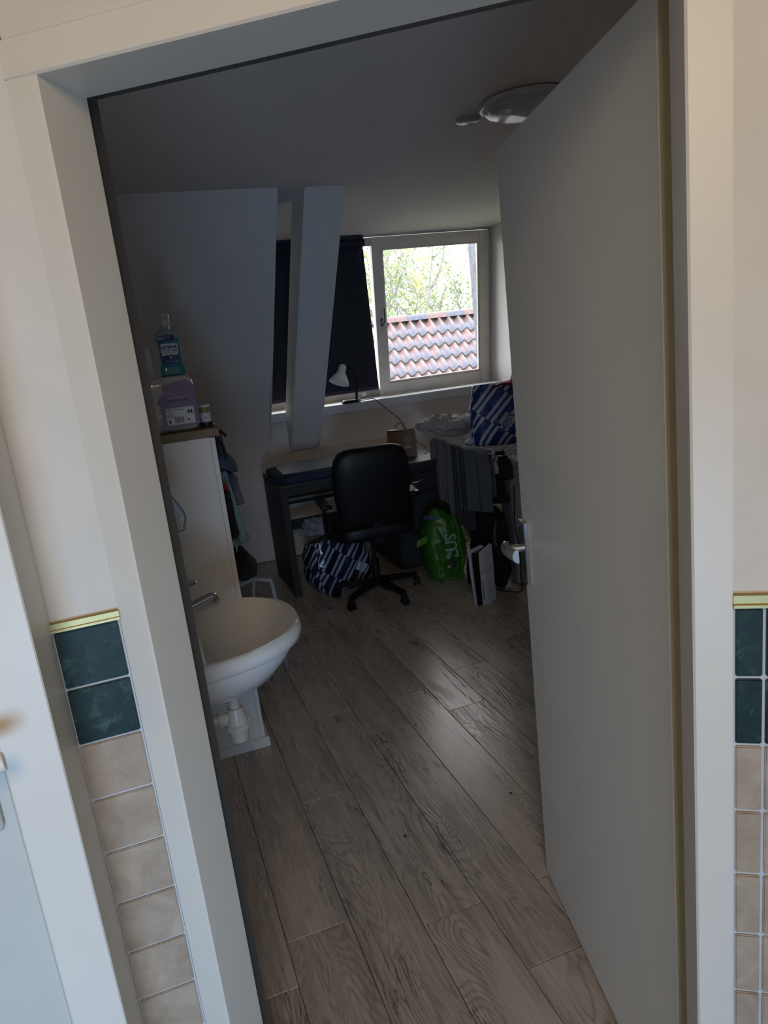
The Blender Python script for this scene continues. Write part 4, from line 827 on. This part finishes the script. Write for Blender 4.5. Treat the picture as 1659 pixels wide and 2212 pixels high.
# ------------------------------------------------------------------ office chair
oc = thing('office_chair', 'black high-back office chair on castors in front of the desk, seen from behind', 'chair', (1.30, 4.25, 0))
HC = Vector((1.305, 4.255, 0))
for k_, a_ in enumerate((5, 75, 152, 214, 287)):
    a_ = R(a_); d_ = Vector((math.cos(a_), math.sin(a_), 0)); e = HC+d_*0.285
    bm = bmesh.new(); s_ = Vector((-d_.y, d_.x, 0))
    loft(bm, [[p+s_*w_+Vector((0, 0, z_)) for w_, z_ in ((-wd, -hh), (wd, -hh), (wd*0.8, hh), (-wd*0.8, hh))] for p, wd, hh in ((HC+d_*0.03+Vector((0, 0, 0.105)), 0.026, 0.018), (HC+d_*0.16+Vector((0, 0, 0.095)), 0.022, 0.014), (e+Vector((0, 0, 0.080)), 0.018, 0.012))]); lg = fin('base_arm', bm, M_black, parent=oc)
    bm = bmesh.new(); c2 = e+Vector((0, 0, 0.027)); t_ = Vector((math.cos(a_+1.2), math.sin(a_+1.2), 0)); n_ = Vector((-t_.y, t_.x, 0))
    for sg in (-1, 1):
        tube(bm, [c2+n_*(0.006*sg), c2+n_*(0.021*sg)], 0.0265, 16)
    tube(bm, [c2, e+Vector((0, 0, 0.085))], 0.007, 8); box(bm, (-0.02, -0.006, 0.01), (0.02, 0.006, 0.036), Matrix.Translation(c2) @ Matrix.Rotation(a_+1.2, 4, 'Z'))
    fin('castor', bm, M_black, parent=oc)
bm = bmesh.new(); lathe(bm, [(0.034, 0.085), (0.038, 0.09), (0.038, 0.125), (0.026, 0.13), (0.026, 0.25), (0.014, 0.252), (0.014, 0.43)], 20, Matrix.Translation(HC)); fin('gas_column', bm, M_black, parent=oc, smooth=True, mods=SMOOTH)
Mc = Matrix.Translation(HC+Vector((0, 0, 0))) @ RZ(-6)
bm = bmesh.new(); bmesh.ops.create_cube(bm, size=2.0); bmesh.ops.subdivide_edges(bm, edges=bm.edges[:], cuts=8, use_grid_fill=True)
for v in bm.verts:
    q = v.co; p_ = 5; L_ = (abs(q.x)**p_+abs(q.y)**p_+abs(q.z)**p_)**(1/p_); q = q/L_; v.co = Mc @ Vector((q.x*0.262, q.y*0.245+0.0, 0.482+q.z*0.055+0.010*math.cos(q.x*1.6)))
fin('seat', bm, M_leather, parent=oc, smooth=True)
bm = bmesh.new(); box(bm, (-0.1, -0.12, 0.425), (0.1, 0.12, 0.440), Mc); box(bm, (-0.03, -0.240, 0.415), (0.03, 0.02, 0.425), Mc); box(bm, (-0.03, -0.240, 0.415), (0.03, -0.228, 0.55), Mc); fin('seat_mechanism', bm, M_black, parent=oc)
bm = bmesh.new(); n_ = 44; rings = []
def backring(s_, yo):
    o = []
    for k in range(n_):
        a = 2*math.pi*k/n_; c, s = math.cos(a), math.sin(a); p_ = 5.6; L_ = (abs(c)**p_+abs(s)**p_)**(1/p_); x, z = c/L_, s/L_
        ww = 0.232 + (0.006 if z > 0 else 0.010*z)
        zz = 0.718+z*0.303*s_; xx = x*ww*s_
        yy = yo - 0.215 - 0.02*(1-(x*s_)**2)*0.8 - 0.05*((zz-0.735)/0.29) + 0.02*abs(z*s_)**3
        o.append(Mc @ Vector((xx, yy, zz)))
    return o
for s_, yo in ((0.2, -0.026), (0.6, -0.026), (0.88, -0.022), (0.965, -0.012), (1.0, 0.004), (1.0, 0.022), (0.965, 0.038), (0.88, 0.046), (0.5, 0.05), (0.2, 0.05)): rings.append(backring(s_, yo))
loft(bm, rings); fin('backrest', bm, M_leather, parent=oc, smooth=True)
for sg in (-1, 1):
    bm = bmesh.new(); xa = 0.285*sg
    tube(bm, smooth_path([(0.20*sg, 0.03, 0.437), (0.27*sg, 0.03, 0.44), (xa, 0.01, 0.50), (xa, -0.02, 0.655)], 5), 0.014, 10, M=Mc); ar = fin('armrest_support', bm, M_black, parent=oc, smooth=True)
    bm = bmesh.new(); box(bm, (xa-0.035, -0.15, 0.655), (xa+0.035, 0.12, 0.685), Mc, bev=0.012, seg=3); fin('armrest', bm, M_leather, parent=oc, smooth=True)
bm = bmesh.new(); c_ = Mc @ Vector((0.248, -0.14, 0.686))
o = crumple('white_cloth', tuple(c_+Vector((0.0, 0.03, 0.022))), (0.04, 0.06, 0.022), 6.0, 0.003, 12, M_kitchen, sub_=4, flat=0.02); tag(o, 'small white cloth lying on the right armrest of the office chair', 'cloth')

# ------------------------------------------------------------------ shopper bags
class Bag:
    def __init__(s, c, w_, d_, h, rot, seed, amp, p=4.5, lean=(0, 0), topin=0.75, botin=0.9):
        s.c = Vector(c); s.w = w_/2; s.d = d_/2; s.h = h; s.M = RZ(rot); s.seed = seed; s.amp = amp; s.p = p; s.lean = lean; s.ti = topin; s.bi = botin
        s.ang = [math.pi/2*0+2*math.pi*k/720 for k in range(721)]; s.cum = [0.0]; pr = None
        for a in s.ang:
            q = s.base(a)
            if pr is not None: s.cum.append(s.cum[-1]+(q-pr).length)
            pr = q
        s.per = s.cum[-1]
    def base(s, a):
        a = a+R(225)
        c, sn = math.cos(a), math.sin(a); L_ = (abs(c)**s.p+abs(sn)**s.p)**(1/s.p); return Vector((c/L_*s.w, sn/L_*s.d, 0))
    def at(s, arc, v, off=0.0):
        t = (arc % s.per)/s.per*720; 
        # arc to angle by table
        lo, hi = 0, 720; x = arc % s.per
        while hi-lo > 1:
            m_ = (lo+hi)//2
            if s.cum[m_] <= x: lo = m_
            else: hi = m_
        f = (x-s.cum[lo])/max(1e-9, s.cum[hi]-s.cum[lo]); b = s.base(s.ang[lo]+(s.ang[hi]-s.ang[lo])*f)
        vv = v/s.h; k = s.bi+(1-s.bi)*min(1, vv*4)**0.6; k *= 1+0.06*math.sin(math.pi*min(1, vv)); 
        if vv > 0.6: k *= 1-(1-s.ti)*((vv-0.6)/0.4)**1.6
        p = Vector((b.x*k, b.y*k*(1 if vv < 0.6 else 1), v)); n = Vector((b.x/s.w**2, b.y/s.d**2, 0)).normalized()
        q = p*1.0
        a = noise.noise(Vector((q.x*7+s.seed, q.y*7, q.z*6))); c = noise.noise(Vector((q.x*17, q.y*17+s.seed, q.z*13)))
        p += n*(s.amp*(1-2.4*abs(a))+s.amp*0.45*(1-2.4*abs(c))+off)
        p.x += s.lean[0]*vv; p.y += s.lean[1]*vv
        return s.c+s.M @ p
    def build(s, name, m, parent, nu=120, nv=44, rim=0.0):
        bm = bmesh.new(); uvl = bm.loops.layers.uv.new('UVMap'); g = []
        for j in range(nv+1):
            v = s.h*j/nv; g.append([(bm.verts.new(s.at(s.per*i/nu, v*(1+rim*math.sin(6.28*i/nu*2+1)*(j/nv)**3))), s.per*i/nu, v) for i in range(nu)])
        for j in range(nv):
            for i in range(nu):
                A = g[j][i]; B = g[j][(i+1) % nu]; C_ = g[j+1][(i+1) % nu]; D_ = g[j+1][i]; f = bm.faces.new((A[0], B[0], C_[0], D_[0]))
                us = [A[1], A[1]+s.per/nu, A[1]+s.per/nu, A[1]]; vs_ = [A[2], B[2], C_[2], D_[2]]
                for l, uu, vv in zip(f.loops, us, vs_): l[uvl].uv = (uu, vv)
        cen = bm.verts.new(s.c+s.M @ Vector((0, 0, 0.004)))
        for i in range(nu): bm.faces.new((g[0][(i+1) % nu][0], g[0][i][0], cen))
        cen2 = bm.verts.new(s.c+s.M @ Vector((s.lean[0], s.lean[1], s.h*0.86)))
        for i in range(nu):
            f = bm.faces.new((g[nv][i][0], g[nv][(i+1) % nu][0], cen2))
        return fin(name, bm, m, parent=parent, smooth=True)
    def decal(s, bm2d, off=0.0025):
        """move vertices holding (arc, height) onto the bag surface"""
        for v in bm2d.verts: v.co = s.at(v.co.x, v.co.y, off+v.co.z)
        return bm2d
def dec_text(bm, t_, size, a0, v0, rot, bold=0.0, spacing=1.0):
    b2 = bmesh.new(); add_text(b2, t_, size, Matrix.Translation((a0, v0, 0)) @ Matrix.Rotation(R(rot), 4, 'Z'), bold, spacing)
    bmesh.ops.triangulate(b2, faces=b2.faces); me = bpy.data.meshes.new('x'); b2.to_mesh(me); b2.free(); bm.from_mesh(me); bpy.data.meshes.remove(me)
def dec_poly(bm, pts, cuts=0, z=0.0):
    b2 = bmesh.new(); b2.faces.new([b2.verts.new((x, y, z)) for x, y in pts]); bmesh.ops.triangulate(b2, faces=b2.faces)
    if cuts: bmesh.ops.subdivide_edges(b2, edges=b2.edges[:], cuts=cuts, use_grid_fill=True)
    me = bpy.data.meshes.new('x'); b2.to_mesh(me); b2.free(); bm.from_mesh(me); bpy.data.meshes.remove(me)
def emblem(bag, par, a0, v0, s_, rot):
    """white square on its corner with red outline and a blue triangular letter mark"""
    Mr = Matrix.Rotation(R(rot), 2); P = lambda x, y: tuple(Vector((a0, v0))+Mr @ Vector((x*s_, y*s_)))
    bm = bmesh.new(); dec_poly(bm, [P(-1.08, -1.08), P(1.08, -1.08), P(1.08, 1.08), P(-1.08, 1.08)], 6); bag.decal(bm, 0.0016); o = fin('emblem', bm, M_redline, parent=par)
    bm = bmesh.new(); dec_poly(bm, [P(-1, -1), P(1, -1), P(1, 1), P(-1, 1)], 6); bag.decal(bm, 0.0026); sub('emblem_ground', bm, M_labelw, o)
    bm = bmesh.new()
    Q = lambda x, y: (a0+x*s_, v0+y*s_)
    for pl_ in ([(-0.85, -0.7), (-0.62, -0.7), (0.05, 0.62), (-0.05, 0.95)], [(-0.05, 0.95), (0.05, 0.62), (0.75, 0.62), (0.9, 0.85)], [(-0.45, -0.7), (-0.22, -0.7), (0.12, 0.05), (0.0, 0.35)], [(0.0, 0.35), (0.12, 0.05), (0.5, 0.1), (0.62, 0.4)], [(-0.85, -0.7), (-0.8, -0.9), (0.3, -0.9), (0.25, -0.7)]):
        dec_poly(bm, [Q(*p) for p in pl_], 2)
    dec_text(bm, 'E', 0.9*s_, a0+0.35*s_, v0-0.35*s_, 0, 0.0004)
    bag.decal(bm, 0.0036); sub('emblem_mark', bm, M_cyan, o)
# striped bag on the floor under the desk
fb = thing('striped_shopper', 'dark blue and white striped shopper standing on the floor under the desk', 'shopping bag', (1.12, 4.62, 0))
B1 = Bag((1.140, 4.57, 0.002), 0.40, 0.24, 0.36, 9, 3.0, 0.010, lean=(-0.02, 0.0), topin=0.9, botin=0.72); B1.build('bag_body', M_bagd, fb, rim=0.07)
emblem(B1, fb, 0.285, 0.15, 0.030, -38)
bm = bmesh.new(); tube(bm, smooth_path([B1.at(0.10, 0.34, 0.004), B1.at(0.12, 0.37, 0.03), B1.at(0.20, 0.38, 0.04), B1.at(0.28, 0.36, 0.03), B1.at(0.30, 0.33, 0.004)], 5), 0.005, 8); fin('bag_handle', bm, M_navy, parent=fb, smooth=True)
o = crumple('crumpled_paper', (1.02, 4.56, 0.425), (0.095, 0.07, 0.085), 12.0, 0.024, 9, mat('lilac_grey_paper', (0.24, 0.24, 0.29), 0.8), sub_=4); tag(o, 'crumpled pale grey paper sticking out of the striped bag under the desk', 'paper')
for p in o.data.polygons: p.use_smooth = False
# striped bag on the drying rack
rb = thing('striped_shopper', 'bright blue and white striped shopper standing on the drying rack', 'shopping bag', (2.2, 3.9, 0.92))
B2 = Bag((2.205, 4.03, 0.905), 0.40, 0.26, 0.365, -32, 8.0, 0.013, p=9.0, lean=(0.02, 0.0), topin=0.97, botin=0.84); B2.build('bag_body', M_bag, rb, rim=0.05)
emblem(B2, rb, 0.205, 0.155, 0.038, -38)
bm = bmesh.new(); tube(bm, smooth_path([B2.at(0.10, 0.34, 0.002), B2.at(0.14, 0.37, 0.01), B2.at(0.22, 0.375, 0.01), B2.at(0.27, 0.34, 0.002)], 5), 0.006, 8); fin('bag_handle', bm, M_redline, parent=rb, smooth=True)
o = crumple('red_bundle', (2.31, 4.06, 1.235), (0.10, 0.08, 0.05), 3.0, 0.008, 10, M_red, sub_=4); tag(o, 'red cloth at the top of the striped bag on the drying rack', 'clothing')
# green shopper
gb = thing('green_shopper', 'bright green shopper bag with white lettering slumped on the floor between desk and console', 'shopping bag', (1.83, 4.33, 0))
B3 = Bag((1.835, 4.34, 0.002), 0.255, 0.24, 0.45, -8, 14.0, 0.011, p=4.0, lean=(-0.0, 0.03), topin=0.72, botin=0.82); B3.build('bag_body', M_greenb, gb, rim=0.10)
bm = bmesh.new()
dec_text(bm, 'LUS', 0.105, 0.135, 0.235, 90, 0.003, 0.95)
B3.decal(bm, 0.003); fin('lettering', bm, mat('print_white_green', (0.30, 0.38, 0.36), 0.5), parent=gb)
for q, mm in (((0.105, 0.125), M_redline), ((0.138, 0.125), M_navy), ((0.105, 0.095), mat('print_white_green', (0.3, 0.38, 0.36))), ((0.138, 0.095), M_navy)):
    bm = bmesh.new(); dec_poly(bm, [(q[0]+0.013*math.cos(k*0.5236), q[1]+0.013*math.sin(k*0.5236)) for k in range(12)]); B3.decal(bm, 0.003); fin('printed_dot', bm, mm, parent=gb)
for seg in ([(0.03, 0.02), (0.035, 0.12), (0.02, 0.25), (0.03, 0.42)], [(0.19, 0.01), (0.195, 0.13), (0.185, 0.26), (0.19, 0.43)], [(0.05, 0.02), (0.065, 0.05), (0.06, 0.12), (0.085, 0.17)], [(0.06, 0.012), (0.12, 0.008), (0.19, 0.012)]):
    bm = bmesh.new(); pth = smooth_path([(a, b_, 0) for a, b_ in seg], 6); tube(bm, [B3.at(p.x, p.y, 0.003) for p in pth], 0.0045, 6); fin('piping', bm, M_greenl, parent=gb, smooth=True)
sheet('bag_handle', lambda u, v: B3.at(-0.015+0.02*u, 0.27+0.045*v, 0.004)+Vector((-0.10*u, -0.01, 0.01-0.015*u+0.0*v)), 6, 4, M_greenl, parent=gb, thick=0.003)
bm = bmesh.new(); pth = smooth_path([B3.at(0.235, 0.40, 0.003), B3.at(0.26, 0.33, 0.025), B3.at(0.275, 0.26, 0.03), B3.at(0.245, 0.24, 0.01)], 5); tube(bm, pth, 0.008, 6); fin('bag_handle', bm, M_greenl, parent=gb, smooth=True)
o = crumple('black_clothes', (1.845, 4.36, 0.435), (0.075, 0.06, 0.035), 5.5, 0.008, 14, M_blackc, sub_=4); tag(o, 'black clothes lying in the open top of the green bag', 'clothing')
o = crumple('blue_grey_cloth', (1.772, 4.33, 0.425), (0.05, 0.06, 0.028), 7.5, 0.006, 14, mat('slate_blue_cloth', (0.09, 0.12, 0.18), 0.9), sub_=4); tag(o, 'slate blue cloth in the left of the open green bag', 'clothing')

# ------------------------------------------------------------------ drying rack with laundry
dr_ = thing('drying_rack', 'folding metal clothes drying rack right of the desk under the laundry', 'drying rack', (2.2, 4.2, 0))
bm = bmesh.new(); tube(bm, [(1.955, 4.66, 0.895), (1.950, 3.70, 0.895), (1.965, 3.675, 0.895), (2.50, 3.675, 0.895), (2.515, 3.70, 0.895), (2.515, 4.66, 0.895)], 0.0085, 10); fin('frame', bm, M_steel, parent=dr_, smooth=True)
bm = bmesh.new()
for k_ in range(9): tube(bm, [(1.955+0.0, 3.78+k_*0.105, 0.895), (2.515, 3.78+k_*0.105, 0.895)], 0.0025, 6)
g_ = fin('wires', bm, M_steel, parent=dr_)
for a, b_ in (((1.962, 4.66, 0.885), (1.975, 3.88, 0.0)), ((1.962, 3.72, 0.885), (1.99, 4.70, 0.0)), ((2.508, 4.66, 0.885), (2.495, 3.88, 0.0)), ((2.508, 3.72, 0.885), (2.49, 4.70, 0.0))):
    bm = bmesh.new(); tube(bm, [a, b_], 0.0075, 8); fin('leg', bm, M_steel, parent=dr_)
bm = bmesh.new(); tube(bm, [(1.965, 3.672, 0.905), (2.03, 3.66, 0.93), (2.19, 3.62, 0.985), (2.40, 3.58, 1.02)], 0.0065, 8); fin('wing', bm, M_steel, parent=dr_, smooth=True)
bm = bmesh.new(); tube(bm, [(1.95, 3.70, 0.905), (1.985, 3.66, 0.905)], 0.013, 10); fin('corner_joint', bm, M_black, parent=dr_)
def overrail(name, label, cat, y0, y1, zb, m, seed, folds, thick=0.004, back=0.35, skew=0.0):
    """cloth hung over the rail x=1.952 running along y"""
    def f(u, v):
        y = y0+(y1-y0)*u; L1 = 0.9-zb; L2 = back
        t = v*(L1+L2+0.03)
        fold_ = 0.016*math.sin(folds*2*math.pi*u+seed)*min(1, abs(t-L2)/0.10)
        if t < L2: x = 1.964+abs(fold_)*0.6; z = 0.905-(L2-t)
        elif t < L2+0.03: a = (t-L2)/0.03*math.pi; x = 1.951+0.013*math.cos(a); z = 0.905+0.010*math.sin(a)
        else: x = 1.938+fold_-0.012; z = 0.905-(t-L2-0.03)*(1+skew*(u-0.5))
        yy = y+0.012*math.sin(folds*4*math.pi*u+seed*2)*min(1, abs(t-L2)*4)
        return Vector((x+0.006*noise.noise(Vector((y*9, z*6, seed))), yy, z+0.006*noise.noise(Vector((y*14, seed, 1)))))
    return tag(sheet(name, f, 60, 60, m, thick=thick), label, cat)
overrail('hanging_towel', 'grey cotton towel hanging over the rack rail nearest the desk', 'towel', 4.24, 4.60, 0.40, M_greyc, 0.5, 2.6, back=0.30)
overrail('hanging_towel', 'blue-grey towel hanging at the near end of the rack rail above the console', 'towel', 3.78, 4.20, 0.50, mat('blue_grey_cotton', (0.13, 0.15, 0.19), 0.9, bump=0.2, bscale=300), 2.1, 2.2, back=0.28, skew=0.15)
overrail('hanging_shirt', 'thin dark grey garment hanging between the two towels, longer at the bottom', 'clothing', 4.02, 4.26, 0.36, mat('dark_grey_cotton', (0.06, 0.065, 0.08), 0.9), 1.1, 1.4, back=0.25)
o = crumple('bed_linen', (2.085, 4.66, 0.975), (0.19, 0.165, 0.055), 21.0, 0.026, 13.0, M_taupec, rot=20, flat=0.06); tag(o, 'crumpled taupe bed linen heaped on the left of the drying rack', 'laundry')
o = crumple('white_shirt', (2.27, 4.42, 1.015), (0.12, 0.13, 0.080), 31.0, 0.022, 14.0, M_whitec, rot=-20, flat=0.09); tag(o, 'crumpled white shirt heaped between the linen and the striped bag', 'laundry')
o = crumple('folded_garment', (2.12, 4.14, 0.93), (0.125, 0.105, 0.032), 41.0, 0.017, 17.0, M_whitec, rot=10, flat=0.025); tag(o, 'low folded white top lying left of the striped bag on the rack', 'laundry')

# ------------------------------------------------------------------ game console, white appliance, black bags
gc = thing('game_console', 'white and black game console standing upright on the floor by the door', 'game console', (1.80, 3.72, 0))
def cprism(bm, pts, d0, d1, e2): # pts (x,z) at front; extruded back along e2 from d0 to d1
    e2 = Vector(e2).normalized(); prism(bm, [Vector((x, 3.69, z))+e2*d0 for x, z in pts], e2*(d1-d0))
E2 = (0.88, 0.475, 0)
bm = bmesh.new(); cprism(bm, [(1.742, 0.0), (1.776, 0.0), (1.776, 0.333), (1.728, 0.337)], 0.004, 0.135, E2); fin('core', bm, M_consoleb, parent=gc)
bm = bmesh.new(); cprism(bm, [(1.729, 0.004), (1.736, 0.0), (1.726, 0.20), (1.729, 0.345), (1.710, 0.358), (1.714, 0.20)], 0.0, 0.135, E2); fin('side_plate', bm, M_console, parent=gc)
def rplate(z0, z1, bulge, name):
    bm = bmesh.new(); w0 = 0.034 if bulge else 0.010; tl = 0.016*(z1-0.2) if z1 > 0.2 else 0
    e2 = Vector(E2).normalized()
    a = [Vector((1.7775, 3.688, z0)), Vector((1.7775+w0+0.006, 3.688, z0)), Vector((1.7775+0.03, 3.688, z0))+e2*0.10, Vector((1.7775, 3.70, z0))+e2*0.125]
    b = [Vector((1.7785, 3.688, z1)), Vector((1.7785+(w0 if bulge else 0.004), 3.688, z1)), Vector((1.7785+0.028, 3.688, z1+(0.022 if z1 > 0.3 else 0.012)))+e2*0.10, Vector((1.7785, 3.70, z1+(0.022 if z1 > 0.3 else 0.012)))+e2*0.125]
    loft(bm, [a, b]); return fin(name, bm, M_console, parent=gc)
lowp = rplate(0.0, 0.206, True, 'side_plate'); rplate(0.211, 0.330, False, 'side_plate')
bm = bmesh.new(); box(bm, (1.788, 3.6865, 0.03), (1.7915, 3.690, 0.155)); sub('disc_slot', bm, M_consoleb, lowp)
bm = bmesh.new(); box(bm, (1.745, 3.688, 0.322), (1.762, 3.6955, 0.326)); fin('status_light', bm, M_chrome, parent=gc)
wa = thing('white_appliance', 'narrow white freestanding cabinet half hidden behind the door edge', 'cabinet', (2.3, 4.0, 0))
bm = bmesh.new(); box(bm, (2.118, 3.87, 0.01), (2.46, 4.00, 0.765), bev=0.003); fin('body', bm, M_unit, parent=wa)
bm = bmesh.new(); box(bm, (2.112, 3.845, 0.768), (2.466, 4.005, 0.805), bev=0.004, seg=2); fin('lid', bm, M_unit, parent=wa)
bm = bmesh.new(); box(bm, (2.116, 3.852, 0.012), (2.462, 3.869, 0.764), bev=0.003); fin('front_door', bm, M_unit, parent=wa)
bm = bmesh.new(); lathe(bm, [(0.020, 0), (0.020, 0.012), (0.012, 0.016), (0.0, 0.016)], 16, T(2.155, 3.90, 0.8055)); tag(fin('silver_tin', bm, M_steel, smooth=True, mods=SMOOTH), 'small silver tin lying on top of the white cabinet behind the door', 'tin')
bm = bmesh.new(); tube(bm, smooth_path([(2.135, 3.842, 0.66), (2.125, 3.842, 0.52), (2.12, 3.842, 0.40), (2.14, 3.84, 0.25), (2.13, 3.83, 0.08), (2.09, 3.76, 0.006), (2.03, 3.76, 0.006), (1.97, 3.85, 0.006), (1.93, 3.90, 0.006)], 6), 0.0035, 8); tag(fin('cable', bm, M_black, smooth=True), 'thin black cable trailing across the floor beside the console', 'cable')
tb = thing('black_bag', 'big black soft bag on the floor between green bag and white cabinet', 'bag', (2.05, 4.1, 0))
bm = puff((1.965, 3.81, 0.0), (2.075, 4.22, 0.52), 0, 21, n=18, amp=0.014, p=3.6); fin('bag_body', bm, M_blackc, parent=tb, smooth=True)
bm = bmesh.new(); tube(bm, smooth_path([(1.99, 3.84, 0.46), (1.965, 3.83, 0.36), (1.970, 3.825, 0.30)], 5), 0.009, 8); sg_ = fin('strap', bm, mat('grey_webbing', (0.10, 0.10, 0.10), 0.7), parent=tb, smooth=True)
o = crumple('black_jacket', (2.025, 3.90, 0.58), (0.060, 0.10, 0.15), 17.0, 0.016, 10.0, M_blackc, sub_=4); tag(o, 'black jacket heaped on the big black bag below the rack', 'clothing')
o = crumple('dark_grey_pullover', (2.060, 3.80, 0.73), (0.045, 0.035, 0.15), 19.0, 0.010, 10.0, mat('charcoal_knit', (0.03, 0.03, 0.036), 0.95), sub_=4); tag(o, 'charcoal pullover hanging in front of the white cabinet under the striped bag', 'clothing')
sh = thing('black_shoe', 'black shoe with pale laces on the floor behind the console', 'shoe', (1.93, 3.95, 0))
bm = bmesh.new(); loft(bm, [[Vector((1.915+x*w_, 3.86+y_, z)) for x, z in ((-.042, 0.0), (.042, 0.0), (.045, hh*0.5), (.02, hh), (-.02, hh), (-.045, hh*.5))] for y_, w_, hh in ((0, .75, .05), (.04, 1, .07), (.10, 1, .10), (.16, .9, .16), (.22, .85, .20), (.25, .7, .19))]); fin('upper', bm, M_blackc, parent=sh, smooth=False)
bm = bmesh.new()
for k_ in range(5): tube(bm, [(1.895, 3.935+k_*0.020, 0.086+k_*0.016), (1.938, 3.925+k_*0.020, 0.090+k_*0.016)], 0.003, 6)
fin('laces', bm, mat('pinkish_lace', (0.22, 0.12, 0.13), 0.8), parent=sh)
bm = bmesh.new(); tube(bm, smooth_path([(1.40, 4.62, 0.30), (1.41, 4.60, 0.22), (1.42, 4.60, 0.15), (1.44, 4.58, 0.08), (1.50, 4.54, 0.01)], 5), 0.007, 6); tag(fin('yellow_strap', bm, mat('dull_yellow_webbing', (0.20, 0.19, 0.06), 0.7), smooth=True), 'dull yellow strap dangling to the floor behind the chair column', 'strap')
# crumbs on the floor
for k_, (x, y) in enumerate(((0.60, 1.99), (1.02, 2.02), (1.42, 3.17), (0.9, 2.63), (1.20, 1.63))):
    bm = bmesh.new(); bmesh.ops.create_icosphere(bm, subdivisions=1, radius=0.005)
    for v in bm.verts: v.co = Vector((v.co.x*1.5*random.uniform(.7, 1.3)+x, v.co.y*random.uniform(.7, 1.3)+y, abs(v.co.z)*0.5+0.0))
    tag(fin('crumb', bm, M_inkd), ('dark crumb on the floor nearest the doorway', 'tiny crumb on the floor near the middle of the open door', 'crumb on the far floor in front of the console', 'tiny crumb on the floor beside the window glare', 'crumb on the floor closest to the lower end of the door')[k_], 'crumb', 'crumbs on the floor')
